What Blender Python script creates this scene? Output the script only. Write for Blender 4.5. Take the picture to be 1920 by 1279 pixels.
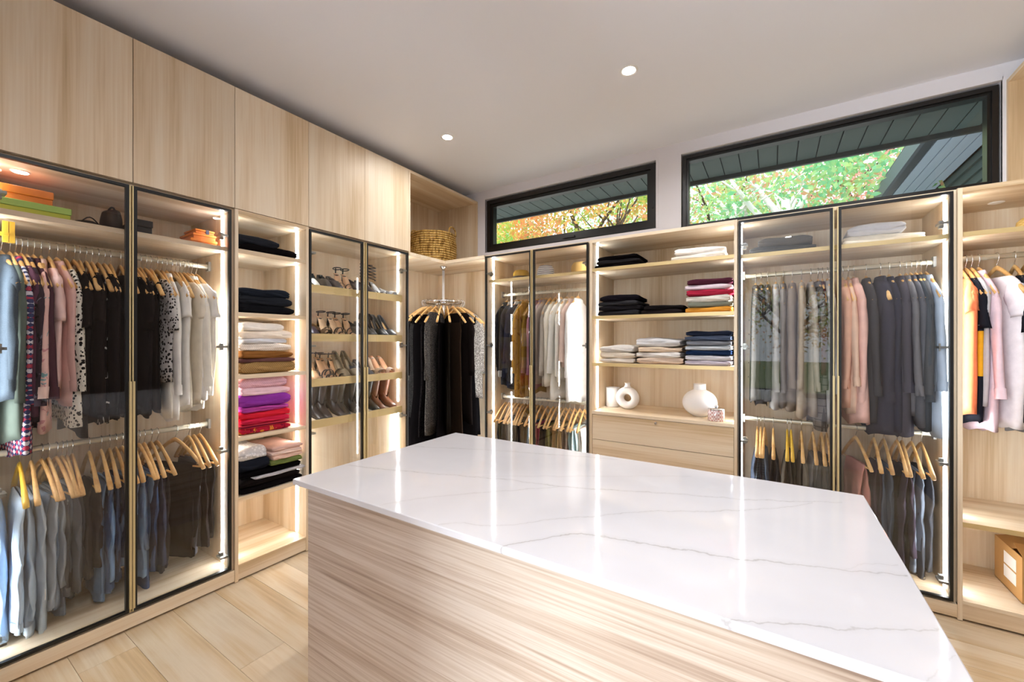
import bpy, bmesh, math, random
from mathutils import Vector, Matrix

for o in list(bpy.data.objects):
    bpy.data.objects.remove(o, do_unlink=True)
SC = bpy.context.scene
COL = SC.collection
PI = math.pi
R = random.Random(11)

# ------------------------------------------------------------------ key dimensions (metres; camera stands over the origin)
XL, YB = -2.6416, 2.9564            # front planes of the left and back cabinets
XWL, YWB, XWR = -3.215, 3.475, 1.70  # inner wall faces
ZC = 2.997                          # ceiling
ZT = 2.185                          # top of the lower cabinets
YF = 0.10                           # inner face of the front wall (the camera stands in its wide opening)

# ------------------------------------------------------------------ camera
cam = bpy.data.cameras.new('camera')
cam.sensor_width = 36.0
cam.lens = 767.684 * 36.0 / 1920.0
cam.shift_y = 2.375 / 1920.0
cam.clip_start = 0.02
cam.clip_end = 200
camo = bpy.data.objects.new('camera', cam)
COL.objects.link(camo)
camo.location = (0, 0, 1.406)
camo.rotation_euler = (PI / 2, 0, 0.5671)
SC.camera = camo

# ------------------------------------------------------------------ world, light levels, exposure
SC.view_settings.view_transform = 'Standard'
SC.view_settings.look = 'None'
SC.view_settings.gamma = 1.0
SC.view_settings.use_curve_mapping = False
SC.view_settings.exposure = 1.22
SKY_STRENGTH = 1.1
DOWNLIGHT_W = 3.9
LED_STRENGTH = 17.0
REAR_FILL_W = 105.0
w = bpy.data.worlds.new('world')
SC.world = w
w.use_nodes = True
nt = w.node_tree
nt.nodes.clear()
wo = nt.nodes.new('ShaderNodeOutputWorld')
wb = nt.nodes.new('ShaderNodeBackground')
wb.inputs[0].default_value = (0.90, 0.95, 1.0, 1)
wb.inputs[1].default_value = SKY_STRENGTH
nt.links.new(wb.outputs[0], wo.inputs[0])
sun = bpy.data.lights.new('sun', 'SUN')
sun.energy = 1.1
sun.angle = math.radians(12)
sun.color = (1, 0.95, 0.88)
suno = bpy.data.objects.new('sun', sun)
COL.objects.link(suno)
suno.rotation_euler = (math.radians(50), 0, math.radians(-25))   # from behind the house onto the trees


def area(name, loc, rot, sx, sy, power, color=(1, 1, 1), spread=PI):
    l = bpy.data.lights.new(name, 'AREA')
    l.shape = 'RECTANGLE'
    l.size, l.size_y = sx, sy
    l.energy = power
    l.color = color
    l.spread = spread
    o = bpy.data.objects.new(name, l)
    COL.objects.link(o)
    o.location = loc
    o.rotation_euler = rot
    return o


# added fill light before an invented window of the room behind the camera
area('rear_fill_light', (-2.0, -3.12, 1.4), (PI / 2, 0, 0), 1.8, 1.9, REAR_FILL_W, (0.84, 0.92, 1))


cy = SC.cycles
cy.max_bounces = 8
cy.diffuse_bounces = 5
cy.glossy_bounces = 4
cy.transparent_max_bounces = 24
cy.caustics_reflective = False
cy.caustics_refractive = False
cy.sample_clamp_indirect = 6.0


# ------------------------------------------------------------------ materials
def lin(h):
    h = h.lstrip('#')
    out = []
    for i in (0, 2, 4):
        c = int(h[i:i + 2], 16) / 255.0
        out.append(c / 12.92 if c <= 0.04045 else ((c + 0.055) / 1.055) ** 2.4)
    return (out[0], out[1], out[2], 1.0)


class NT:
    def __init__(s, name):
        s.m = bpy.data.materials.new(name)
        s.m.use_nodes = True
        s.t = s.m.node_tree
        s.t.nodes.clear()
        s.out = s.t.nodes.new('ShaderNodeOutputMaterial')

    def n(s, kind, **kw):
        nd = s.t.nodes.new('ShaderNode' + kind)
        for k, v in kw.items():
            setattr(nd, k, v)
        return nd

    def link(s, a, b):
        s.t.links.new(a, b)

    def math(s, op, a, b=None, c=None, clamp=False):
        nd = s.n('Math', operation=op, use_clamp=clamp)
        for i, v in enumerate((a, b, c)):
            if v is None:
                continue
            if hasattr(v, 'node'):
                s.link(v, nd.inputs[i])
            else:
                nd.inputs[i].default_value = v
        return nd.outputs[0]

    def vmul(s, v, sc):
        nd = s.n('VectorMath', operation='MULTIPLY')
        s.link(v, nd.inputs[0])
        nd.inputs[1].default_value = sc
        return nd.outputs[0]

    def noise(s, v, scale, detail=2.0, rough=0.5, dist=0.0):
        nd = s.n('TexNoise')
        if v is not None:
            s.link(v, nd.inputs['Vector'])
        nd.inputs['Scale'].default_value = scale
        nd.inputs['Detail'].default_value = detail
        nd.inputs['Roughness'].default_value = rough
        nd.inputs['Distortion'].default_value = dist
        return nd

    def ramp(s, f, stops, interp='LINEAR'):
        nd = s.n('ValToRGB')
        cr = nd.color_ramp
        cr.interpolation = interp
        while len(cr.elements) < len(stops):
            cr.elements.new(0.5)
        for e, (p, c) in zip(cr.elements, stops):
            e.position = p
            e.color = c if not isinstance(c, str) else lin(c)
        s.link(f, nd.inputs[0])
        return nd.outputs[0]

    def mix(s, f, a, b, mode='MIX'):
        nd = s.n('Mix', data_type='RGBA', blend_type=mode)
        for sock, v in ((nd.inputs[0], f), (nd.inputs[6], a), (nd.inputs[7], b)):
            if hasattr(v, 'node'):
                s.link(v, sock)
            elif isinstance(v, str):
                sock.default_value = lin(v)
            else:
                sock.default_value = v
        return nd.outputs[2]

    def bsdf(s, color, rough=0.5, metal=0.0, spec=0.5, normal=None, **kw):
        b = s.n('BsdfPrincipled')
        if hasattr(color, 'node'):
            s.link(color, b.inputs['Base Color'])
        else:
            b.inputs['Base Color'].default_value = lin(color) if isinstance(color, str) else color
        b.inputs['Roughness'].default_value = rough
        b.inputs['Metallic'].default_value = metal
        b.inputs['Specular IOR Level'].default_value = spec
        if normal is not None:
            s.link(normal, b.inputs['Normal'])
        for k, v in kw.items():
            b.inputs[k].default_value = v
        s.link(b.outputs[0], s.out.inputs[0])
        return b

    def bump(s, h, strength=0.2, dist=0.01):
        nd = s.n('Bump')
        nd.inputs['Strength'].default_value = strength
        nd.inputs['Distance'].default_value = dist
        s.link(h, nd.inputs['Height'])
        return nd.outputs[0]


def plain(name, color, rough=0.5, metal=0.0, spec=0.5, **kw):
    a = NT(name)
    a.bsdf(color, rough, metal, spec, **kw)
    return a.m


def wood(name, axis, stops, rough=0.42, rand=True, broad=7.0, fine=95.0, stretch=0.45, spec=0.35, bump=0.05, tone=0.10, wf=0.26):
    a = NT(name)
    pos = a.n('NewGeometry').outputs['Position']
    info = a.n('ObjectInfo')
    if rand:
        off = a.n('VectorMath', operation='SCALE')
        cx = a.n('CombineXYZ')
        for i, k in enumerate((7.3, 11.1, 5.7)):
            a.link(a.math('MULTIPLY', info.outputs['Random'], k), cx.inputs[i])
        add = a.n('VectorMath', operation='ADD')
        a.link(pos, add.inputs[0])
        a.link(cx.outputs[0], add.inputs[1])
        pos = add.outputs[0]
    i = 'xyz'.index(axis)
    s1 = [broad] * 3
    s1[i] = stretch
    s2 = [fine] * 3
    s2[i] = 1.6
    s3 = [2.2] * 3
    s3[i] = 0.35
    warp = a.noise(a.vmul(pos, s3), 1.0, 2.0)
    wv = a.n('VectorMath', operation='SCALE')
    a.link(warp.outputs['Color'], wv.inputs[0])
    wv.inputs['Scale'].default_value = 1.3
    v1 = a.n('VectorMath', operation='ADD')
    a.link(a.vmul(pos, s1), v1.inputs[0])
    a.link(wv.outputs[0], v1.inputs[1])
    n1 = a.noise(v1.outputs[0], 1.0, 4.0, 0.55).outputs[0]
    n2 = a.noise(a.vmul(pos, s2), 1.0, 3.0, 0.6).outputs[0]
    f = a.math('ADD', a.math('MULTIPLY', n1, 1 - wf), a.math('MULTIPLY', n2, wf))
    col = a.ramp(f, stops)
    if tone:
        br = a.math('ADD', a.math('MULTIPLY', info.outputs['Random'], tone), 1.0 - tone / 2)
        hsv = a.n('HueSaturation')
        a.link(br, hsv.inputs['Value'])
        a.link(col, hsv.inputs['Color'])
        col = hsv.outputs[0]
    nrm = a.bump(n2, bump, 0.002)
    a.bsdf(col, rough, 0, spec, nrm)
    return a.m


OAK = [(0.28, '#b89b76'), (0.39, '#d0b691'), (0.49, '#e1ccae'), (0.58, '#e9d9c0'), (0.70, '#dac2a2')]
ASH = [(0.33, '#8e7868'), (0.42, '#b09b89'), (0.49, '#c3b1a0'), (0.55, '#d1c3b5'), (0.62, '#beaa99'), (0.70, '#9f8a78')]
WZ = wood('oak_laminate_upright', 'z', OAK)
WX = wood('oak_laminate_along_wall', 'x', OAK, broad=9)
WY = wood('oak_laminate_along_side', 'y', OAK, broad=9)
WI = wood('ash_laminate_island', 'x', ASH, broad=8, fine=105, stretch=0.55, tone=0.0, wf=0.42)
WIY = wood('ash_laminate_island_side', 'y', ASH, broad=8, fine=105, stretch=0.55, tone=0.0, wf=0.42)
WP = wood('oak_floor_plank', 'x', [(0.28, '#b99a72'), (0.42, '#d6bb93'), (0.55, '#e2d0b4'), (0.7, '#d2b995')], rough=0.5, broad=6, fine=60, stretch=0.8, tone=0.22)
WH = wood('beech_hanger', 'x', [(0.3, '#c08a4c'), (0.5, '#dcae6e'), (0.7, '#e8c48c')], broad=20, fine=200, tone=0.35)
YEL = plain('yellow_lacquered_wood', '#e6b93c', 0.4)
WHITE = plain('white_wall_paint', '#e4e1e6', 0.7, spec=0.2)
CEIL = plain('white_ceiling_paint', '#eceef6', 0.75, spec=0.2)
BLACK = plain('black_metal_frame', '#0d0c0b', 0.35)
DARKW = plain('dark_bronze_window_frame', '#120d0b', 0.4)
BRASS = plain('champagne_brass', '#d8c594', 0.42, 0.45)
GOLDE = plain('pale_gold_edge', '#d8c08a', 0.4, 0.35)
CHROME = plain('polished_steel', '#d4d6d8', 0.18, 1.0)
STEEL = plain('satin_steel', '#a9a8a2', 0.35, 0.9)
SILVER = plain('silver_rail', '#cfc9b6', 0.3, 0.8)
WHPL = plain('white_trim_ring', '#f2f0ee', 0.4)
CER = plain('white_ceramic', '#f1eeec', 0.45)
GREYF = plain('grey_back_panel', '#8a857c', 0.5)


def emit(name, col, strength):
    a = NT(name)
    e = a.n('Emission')
    e.inputs[0].default_value = col
    e.inputs[1].default_value = strength
    a.link(e.outputs[0], a.out.inputs[0])
    return a.m


LED = emit('led_strip_light', (0.92, 0.96, 1.0, 1), LED_STRENGTH)
LAMP = emit('downlight_lens', (1, 0.96, 0.9, 1), 25)
PUCK = emit('puck_light_lens', (1, 0.97, 0.92, 1), 14)


def thin_glass(name, tint, ior=1.5):
    a = NT(name)
    tr = a.n('BsdfTransparent')
    tr.inputs[0].default_value = tint
    gl = a.n('BsdfGlossy')
    gl.inputs['Roughness'].default_value = 0.0
    gl.inputs['Color'].default_value = (1, 1, 1, 1)
    lw = a.n('LayerWeight')
    lw.inputs['Blend'].default_value = 0.5
    f0 = ((ior - 1) / (ior + 1)) ** 2
    k = a.math('ADD', a.math('MULTIPLY', a.math('POWER', lw.outputs['Facing'], 5.0), 1 - f0), f0)
    mx = a.n('MixShader')
    a.link(k, mx.inputs[0])
    a.link(tr.outputs[0], mx.inputs[1])
    a.link(gl.outputs[0], mx.inputs[2])
    a.link(mx.outputs[0], a.out.inputs[0])
    return a.m


GLASS = thin_glass('tinted_door_glass', (0.98, 0.98, 0.978, 1), 1.48)
WGLASS = thin_glass('window_glass', (0.97, 0.985, 0.98, 1), 1.35)


def quartz():
    a = NT('white_veined_quartz')
    pos = a.n('NewGeometry').outputs['Position']
    nz = a.noise(pos, 9.0, 4.0, 0.65)
    nb = a.noise(pos, 60.0, 2.0, 0.6)
    sep = a.n('SeparateXYZ')
    a.link(pos, sep.inputs[0])
    wob = a.math('MULTIPLY', a.math('SUBTRACT', nz.outputs[0], 0.5), 0.05)
    wob2 = a.math('MULTIPLY', a.math('SUBTRACT', nb.outputs[0], 0.5), 0.012)
    y = a.math('ADD', a.math('ADD', sep.outputs[1], wob), wob2)
    fx = a.math('MULTIPLY', a.math('ADD', sep.outputs[0], 1.5), 1 / 1.8)
    veins = [
        ([(-1.466, 1.048), (-1.213, 1.116), (-0.908, 1.22), (-0.736, 1.262), (-0.611, 1.292), (-0.435, 1.36), (-0.264, 1.434), (-0.089, 1.492), (0.183, 1.64)], .7, .004),
        ([(-1.016, 0.85), (-0.936, 0.968), (-0.815, 1.095), (-0.623, 1.285)], .55, .004),
        ([(-0.774, 0.839), (-0.717, 0.886), (-0.66, 0.907), (-0.532, 1.028), (-0.427, 1.124), (-0.36, 1.198), (-0.201, 1.308), (-0.083, 1.39), (0.105, 1.579)], .6, .004),
        ([(-0.569, 0.824), (-0.505, 0.909), (-0.428, 0.992), (-0.336, 1.016), (-0.287, 1.026), (-0.163, 1.059), (-0.089, 1.073), (0.001, 1.106), (0.128, 1.151), (0.244, 1.194)], 1.0, .0045),
        ([(0.128, 1.151), (0.183, 1.213), (0.238, 1.243)], .35, .004),
        ([(-0.085, 0.824), (-0.018, 0.855), (0.066, 0.894), (0.245, 1.001)], .8, .0035),
        ([(-1.451, 1.401), (-1.171, 1.525), (-0.843, 1.63), (-0.56, 1.721)], .5, .005),
        ([(-0.916, 1.23), (-0.254, 1.652)], .35, .005),
        ([(0.191, 0.837), (0.247, 0.933)], .4, .003)]
    total = None
    for pts, amp, wd in veins:
        fc = a.n('FloatCurve')
        c = fc.mapping.curves[0]
        P = [((x + 1.5) / 1.8, (yy - 0.8) / 1.0) for x, yy in pts]
        while len(c.points) < len(P):
            c.points.new(0.5, 0.5)
        for q, (px, py) in zip(c.points, P):
            q.location = (px, py)
            q.handle_type = 'AUTO' if len(P) > 3 else 'VECTOR'
        fc.mapping.update()
        a.link(fx, fc.inputs['Value'])
        cy_ = a.math('ADD', a.math('MULTIPLY', fc.outputs[0], 1.0), 0.8)
        d = a.math('ABSOLUTE', a.math('SUBTRACT', y, cy_))
        m = a.math('SUBTRACT', 1.0, a.math('DIVIDE', d, wd), clamp=True)
        halo = a.math('MULTIPLY', a.math('SUBTRACT', 1.0, a.math('DIVIDE', d, wd * 5), clamp=True), 0.22)
        m = a.math('ADD', m, halo)
        g1 = a.math('GREATER_THAN', fx, P[0][0])
        g2 = a.math('LESS_THAN', fx, P[-1][0])
        m = a.math('MULTIPLY', a.math('MULTIPLY', m, a.math('MULTIPLY', g1, g2)), amp)
        total = m if total is None else a.math('MAXIMUM', total, m)
    brk = a.noise(pos, 5.0, 2.0, 0.6).outputs[0]
    total = a.math('MULTIPLY', total, a.math('ADD', a.math('MULTIPLY', brk, 1.2), 0.05, clamp=True))
    base = a.ramp(a.noise(pos, 3.0, 3.0).outputs[0], [(0.35, '#d4d2d5'), (0.65, '#dcdadd')])
    col = a.mix(a.math('MULTIPLY', total, 0.62), base, '#8e8780')
    a.bsdf(col, 0.07, 0, 0.38)
    return a.m


QUARTZ = quartz()

FAB = {}


def fabric(color, pat='plain', c2=None, c3=None, rough=0.9):
    key = (color, pat, c2, c3)
    if key in FAB:
        return FAB[key]
    a = NT('fabric_%s_%s' % (pat, color.strip('#')))
    oc = a.n('TexCoord').outputs['Object']
    nz = a.noise(oc, 26.0, 3.0, 0.6).outputs[0]
    fine = a.noise(oc, 420.0, 1.0).outputs[0]
    val = a.math('ADD', a.math('MULTIPLY', nz, 0.28), 0.86)
    hgt = fine
    spec = 0.015
    if pat == 'plain':
        base = a.mix(0.0, color, color)
    elif pat == 'heather':
        base = a.mix(a.noise(oc, 260.0, 2.0, 0.8).outputs[0], color, c2 or '#d8d8d8')
    elif pat == 'denim':
        st = a.noise(a.vmul(oc, (90, 90, 6)), 1.0, 3.0).outputs[0]
        wear = a.noise(oc, 7.0, 2.0).outputs[0]
        base = a.mix(a.math('MULTIPLY', a.math('ADD', st, wear), 0.5), color, c2 or '#aebfd0')
    elif pat == 'plaid':
        sx = a.n('SeparateXYZ')
        a.link(oc, sx.inputs[0])
        k = 150.0
        wx = a.math('GREATER_THAN', a.math('SINE', a.math('MULTIPLY', a.math('ADD', sx.outputs[0], sx.outputs[2]), k)), 0.1)
        wz = a.math('GREATER_THAN', a.math('SINE', a.math('MULTIPLY', a.math('SUBTRACT', sx.outputs[2], sx.outputs[0]), k)), 0.1)
        base = a.mix(wx, a.mix(wz, color, c2), a.mix(wz, c3 or c2, color))
    elif pat == 'check':
        sx = a.n('SeparateXYZ')
        a.link(oc, sx.inputs[0])
        l1 = a.math('GREATER_THAN', a.math('SINE', a.math('MULTIPLY', sx.outputs[2], 150.0)), 0.93)
        l2 = a.math('GREATER_THAN', a.math('SINE', a.math('MULTIPLY', sx.outputs[0], 150.0)), 0.93)
        base = a.mix(a.math('MAXIMUM', l1, l2), color, c2)
    elif pat == 'stripe':
        sx = a.n('SeparateXYZ')
        a.link(oc, sx.inputs[0])
        base = a.mix(a.math('GREATER_THAN', a.math('SINE', a.math('MULTIPLY', sx.outputs[2], 380.0)), 0.0), color, c2)
    elif pat == 'blocks':
        sx = a.n('SeparateXYZ')
        a.link(oc, sx.inputs[0])
        base = a.ramp(a.math('ADD', sx.outputs[2], 1.0), [(0.0, color), (0.2, color), (0.37, c2), (0.60, c3)], 'CONSTANT')
    elif pat in ('floral', 'geo'):
        v = a.n('TexVoronoi')
        a.link(oc, v.inputs['Vector'])
        v.inputs['Scale'].default_value = 18.0 if pat == 'floral' else 62.0
        if pat == 'floral':
            blot = a.noise(oc, 14.0, 3.0, 0.6, 1.2).outputs[0]
            base = a.mix(a.math('GREATER_THAN', blot, 0.6), color, c2)
            base = a.mix(a.math('GREATER_THAN', a.noise(a.vmul(oc, (1.3, 1.1, 0.9)), 17.0, 2.0, 0.5, 1.5).outputs[0], 0.63), base, c3)
        else:
            base = a.mix(a.math('GREATER_THAN', v.outputs['Distance'], 0.42), c2, color)
    elif pat == 'sequin':
        v = a.n('TexVoronoi')
        a.link(oc, v.inputs['Vector'])
        v.inputs['Scale'].default_value = 230.0
        sp = a.n('SeparateColor')
        a.link(v.outputs['Color'], sp.inputs[0])
        base = a.mix(a.math('POWER', sp.outputs[0], 3.0), color, c2)
        spec = 0.4
    elif pat == 'knit':
        sx = a.n('SeparateXYZ')
        a.link(oc, sx.inputs[0])
        hgt = a.math('MULTIPLY', a.math('SINE', a.math('MULTIPLY', sx.outputs[0], 500.0)), a.math('SINE', a.math('MULTIPLY', sx.outputs[2], 420.0)))
        base = a.mix(a.math('ADD', a.math('MULTIPLY', hgt, 0.5), 0.5), color, c2 or color)
    hsv = a.n('HueSaturation')
    a.link(val, hsv.inputs['Value'])
    a.link(base, hsv.inputs['Color'])
    a.bsdf(hsv.outputs[0], rough, 0, spec, a.bump(hgt, 0.25, 0.002))
    FAB[key] = a.m
    return a.m


# ------------------------------------------------------------------ mesh helpers
class MB:
    def __init__(s):
        s.v, s.f = [], []

    def box(s, x0, x1, y0, y1, z0, z1):
        b = len(s.v)
        s.v += [(x0, y0, z0), (x1, y0, z0), (x1, y1, z0), (x0, y1, z0), (x0, y0, z1), (x1, y0, z1), (x1, y1, z1), (x0, y1, z1)]
        s.f += [tuple(b + i for i in q) for q in ((0, 3, 2, 1), (4, 5, 6, 7), (0, 1, 5, 4), (1, 2, 6, 5), (2, 3, 7, 6), (3, 0, 4, 7))]
        return s

    def prism(s, poly, axis, a0, a1):
        """poly: 2D outline in the two other axes (in x,y,z order), extruded along axis"""
        b = len(s.v)
        n = len(poly)
        for a in (a0, a1):
            for p, q in poly:
                s.v.append({'x': (a, p, q), 'y': (p, a, q), 'z': (p, q, a)}[axis])
        s.f.append(tuple(range(b + n - 1, b - 1, -1)))
        s.f.append(tuple(range(b + n, b + 2 * n)))
        for i in range(n):
            j = (i + 1) % n
            s.f.append((b + i, b + j, b + n + j, b + n + i))
        return s

    def rings(s, rings, cap0=False, cap1=False, closed=True):
        b = len(s.v)
        n = len(rings[0])
        for r in rings:
            s.v += [tuple(p) for p in r]
        for k in range(len(rings) - 1):
            for i in range(n if closed else n - 1):
                j = (i + 1) % n
                s.f.append((b + k * n + i, b + k * n + j, b + (k + 1) * n + j, b + (k + 1) * n + i))
        if cap0:
            s.f.append(tuple(b + i for i in range(n - 1, -1, -1)))
        if cap1:
            e = b + (len(rings) - 1) * n
            s.f.append(tuple(e + i for i in range(n)))
        return s

    def tube(s, pts, r, n=6, caps=True, flat=1.0):
        pts = [Vector(p) for p in pts]
        rr = r if isinstance(r, (list, tuple)) else [r] * len(pts)
        rings = []
        up = None
        for i, p in enumerate(pts):
            t = (pts[min(i + 1, len(pts) - 1)] - pts[max(i - 1, 0)]).normalized()
            if up is None:
                up = Vector((0, 0, 1)) if abs(t.z) < 0.9 else Vector((1, 0, 0))
            a = t.cross(up)
            if a.length < 1e-5:
                a = t.cross(Vector((0, 1, 0)))
            a.normalize()
            up = a.cross(t).normalized()
            rings.append([p + (a * math.cos(2 * PI * k / n) + up * math.sin(2 * PI * k / n) * flat) * rr[i] for k in range(n)])
        return s.rings(rings, caps, caps)

    def lathe(s, prof, cx=0, cy_=0, n=24, cap=True):
        rings = [[(cx + r * math.cos(2 * PI * k / n), cy_ + r * math.sin(2 * PI * k / n), z) for k in range(n)] for r, z in prof]
        return s.rings(rings, cap, cap)

    def build(s, name, mat, parent=None, smooth=False, local=False, origin=None):
        me = bpy.data.meshes.new(name)
        off = Vector((0, 0, 0))
        if parent is not None and not local:
            p = parent
            while p is not None:
                off += p.location
                p = p.parent
        elif origin is not None:
            off = Vector(origin)
        if off.length > 0:
            vv = [(x - off.x, y - off.y, z - off.z) for x, y, z in s.v]
        else:
            vv = s.v
        me.from_pydata(vv, [], s.f)
        if smooth:
            me.polygons.foreach_set('use_smooth', [True] * len(me.polygons))
        me.materials.append(mat)
        me.update()
        o = bpy.data.objects.new(name, me)
        COL.objects.link(o)
        if parent is not None:
            o.parent = parent
        elif origin is not None:
            o.location = origin
        return o


def box(name, mat, parent, x0, x1, y0, y1, z0, z1):
    return MB().box(min(x0, x1), max(x0, x1), min(y0, y1), max(y0, y1), z0, z1).build(name, mat, parent)


def tag(o, label, cat, group=None):
    o['label'] = label
    o['category'] = cat
    if group:
        o['group'] = group
    return o


def thing(name, label, cat, loc=(0, 0, 0), group=None):
    o = bpy.data.objects.new(name, None)
    o.empty_display_size = 0.05
    COL.objects.link(o)
    o.location = loc
    return tag(o, label, cat, group)


def struct(o):
    o['kind'] = 'structure'
    return o


def copy_tree(o, parent=None):
    c = o.copy()
    COL.objects.link(c)
    c.parent = parent
    for ch in list(o.children):
        copy_tree(ch, c)
    return c


ORD = ('first second third fourth fifth sixth seventh eighth ninth tenth eleventh twelfth thirteenth fourteenth fifteenth sixteenth '
       'seventeenth eighteenth nineteenth twentieth twenty-first twenty-second twenty-third twenty-fourth twenty-fifth twenty-sixth '
       'twenty-seventh twenty-eighth twenty-ninth thirtieth thirty-first thirty-second thirty-third thirty-fourth thirty-fifth thirty-sixth').split()

# ------------------------------------------------------------------ room shell
fl = struct(MB().box(XWL - 0.2, XWR + 0.2, -3.4, YWB + 0.15, -0.12, -0.016).build('floor', plain('floor_joint_base', '#8c7355', 0.8)))  # brown base slab that shows in the joints between planks
rowh = 0.19
Y0 = 0.665 - 3 * rowh
for r in range(17):
    y0 = Y0 + r * rowh
    if y0 > 3.0:
        break
    st = {3: -2.71, 4: -1.93 - 1.5, 5: -3.02}.get(r, -2.71 - R.random() * 1.4)
    x = st
    while x < 1.3:
        L = 1.5 if r in (3, 4) else R.choice((1.2, 1.5, 1.9))
        x0, x1 = max(x, -2.70), min(x + L, 1.25)
        if x1 - x0 > 0.02:
            MB().box(x0 + 0.0007, x1 - 0.0007, y0 + 0.0007, y0 + rowh - 0.0007, -0.016, R.uniform(-0.0004, 0)).build('plank', WP, fl)
        x += L
struct(MB().box(XWL - 0.2, XWR + 0.2, -3.4, YWB + 0.15, ZC, ZC + 0.15).build('ceiling', CEIL))
struct(MB().box(XWL - 0.12, XWL, -3.4, YWB + 0.1, 0, ZC).build('wall_left', WHITE))
struct(MB().box(XWR, XWR + 0.12, -3.4, YWB + 0.1, 0, ZC).build('wall_right', WHITE))
# back wall with two window openings
W1 = (-2.545, -0.810, 2.345, 2.905)
W2 = (-0.615, 1.105, 2.290, 2.905)
wbk = MB()
YO = YWB + 0.18
wbk.box(XWL, XWR, YWB, YO, 0, W2[2])
wbk.box(XWL, W1[0], YWB, YO, W2[2], ZC)
wbk.box(W1[0], W1[1], YWB, YO, W2[2], W1[2])
wbk.box(W1[1], W2[0], YWB, YO, W2[2], ZC)
wbk.box(W2[1], XWR, YWB, YO, W2[2], ZC)
wbk.box(W1[0], W1[1], YWB, YO, W1[3], ZC)
wbk.box(W2[0], W2[1], YWB, YO, W2[3], ZC)
struct(wbk.build('wall_back', WHITE))
# front wall: a wide cased opening in which the camera stands
wf = MB()
wf.box(XWL, -0.95, YF - 0.12, YF, 0, ZC)
wf.box(0.62, XWR, YF - 0.12, YF, 0, ZC)
struct(wf.build('wall_front', WHITE))
# the room behind the camera
wr = MB()
RW = ((-2.95, -1.05, 0.40, 2.40), (-0.56, 0.2, 0.45, 2.72), (0.40, 1.56, 0.40, 2.40))  # outer two windows are unseen additions that let in more light
xa = XWL
for a0, a1, c0, c1 in RW:
    wr.box(xa, a0, -3.3, -3.18, 0, ZC)
    wr.box(a0, a1, -3.3, -3.18, 0, c0)
    wr.box(a0, a1, -3.3, -3.18, c1, ZC)
    xa = a1
wr.box(xa, XWR, -3.3, -3.18, 0, ZC)
struct(wr.build('wall_rear', WHITE))


def window(name, x0, x1, z0, z1, y, t_out, t_in, casement, yfront):
    root = bpy.data.objects.new(name, None)
    COL.objects.link(root)
    root.location = ((x0 + x1) / 2, y, z0)
    struct(root)

    def ring(nm, a, b, c, d, t, ya, yb, mat):
        m = MB()
        m.box(a, b, ya, yb, c, c + t)
        m.box(a, b, ya, yb, d - t, d)
        m.box(a, a + t, ya, yb, c + t, d - t)
        m.box(b - t, b, ya, yb, c + t, d - t)
        return m.build(nm, mat, root)
    ring('frame', x0, x1, z0, z1, t_out, y - 0.04, y + 0.05, DARKW)
    e = t_out
    ring('sash', x0 + e, x1 - e, z0 + e, z1 - e, t_in, y - 0.025, y + 0.04, BLACK)
    e += t_in
    box('pane', WGLASS, root, x0 + e - 0.003, x1 - e + 0.003, y + 0.008, y + 0.014, z0 + e - 0.003, z1 - e + 0.003)
    if casement:
        cxm = (x0 + x1) / 2
        box('handle', DARKW, root, cxm + 0.02, cxm + 0.14, y - 0.055, y - 0.04, z0 + 0.018, z0 + 0.034)
        box('lock', DARKW, root, x1 - 0.028, x1 - 0.016, y - 0.05, y - 0.04, z0 + 0.16, z0 + 0.22)
    return root


window('window_1', W1[0] + 0.008, W1[1] - 0.006, W1[2] + 0.012, W1[3] - 0.015, YWB + 0.055, 0.042, 0.030, True, YWB)
window('window_2', W2[0] + 0.008, W2[1] - 0.008, W2[2] + 0.012, W2[3] - 0.015, YWB + 0.055, 0.026, 0.016, False, YWB)
for k_, (a0, a1, c0, c1) in enumerate(RW):
    window('window_%d' % (k_ + 3), a0, a1, c0, c1, -3.24, 0.05, 0.03, False, 0)
# inner window linings (white returns) as trim
for i, W in enumerate((W1, W2)):
    m = MB()
    m.box(W[0] - 0.002, W[1] + 0.002, YWB - 0.004, YWB + 0.015, W[3] - 0.001, W[3] + 0.018)
    m.box(W[0] - 0.018, W[0], YWB - 0.004, YWB + 0.015, W[2], W[3] + 0.018)
    m.box(W[1], W[1] + 0.018, YWB - 0.004, YWB + 0.015, W[2], W[3] + 0.018)
    struct(m.build('trim_%d' % (i + 1), WHITE))
struct(MB().box(XWL, XL - 0.002, YF, 0.243, 0, ZC).build('trim_3', WHITE))


# ------------------------------------------------------------------ cabinet helpers: u runs along the wall, d is depth behind the front plane
class Unit:
    def __init__(s, wall, root):
        s.w, s.root = wall, root
        s.hz = WY if wall in 'LR' else WX

    def b(s, name, mat, u0, u1, d0, d1, z0, z1, parent=None):
        p = parent or s.root
        if s.w == 'L':
            return box(name, mat, p, XL - d1, XL - d0, u0, u1, z0, z1)
        if s.w == 'R':
            return box(name, mat, p, 1.12 + d0, 1.12 + d1, u0, u1, z0, z1)
        return box(name, mat, p, u0, u1, YB + d0, YB + d1, z0, z1)

    def pt(s, u, d, z):
        return (XL - d, u, z) if s.w == 'L' else ((1.12 + d, u, z) if s.w == 'R' else (u, YB + d, z))


DEP = 0.565


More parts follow.
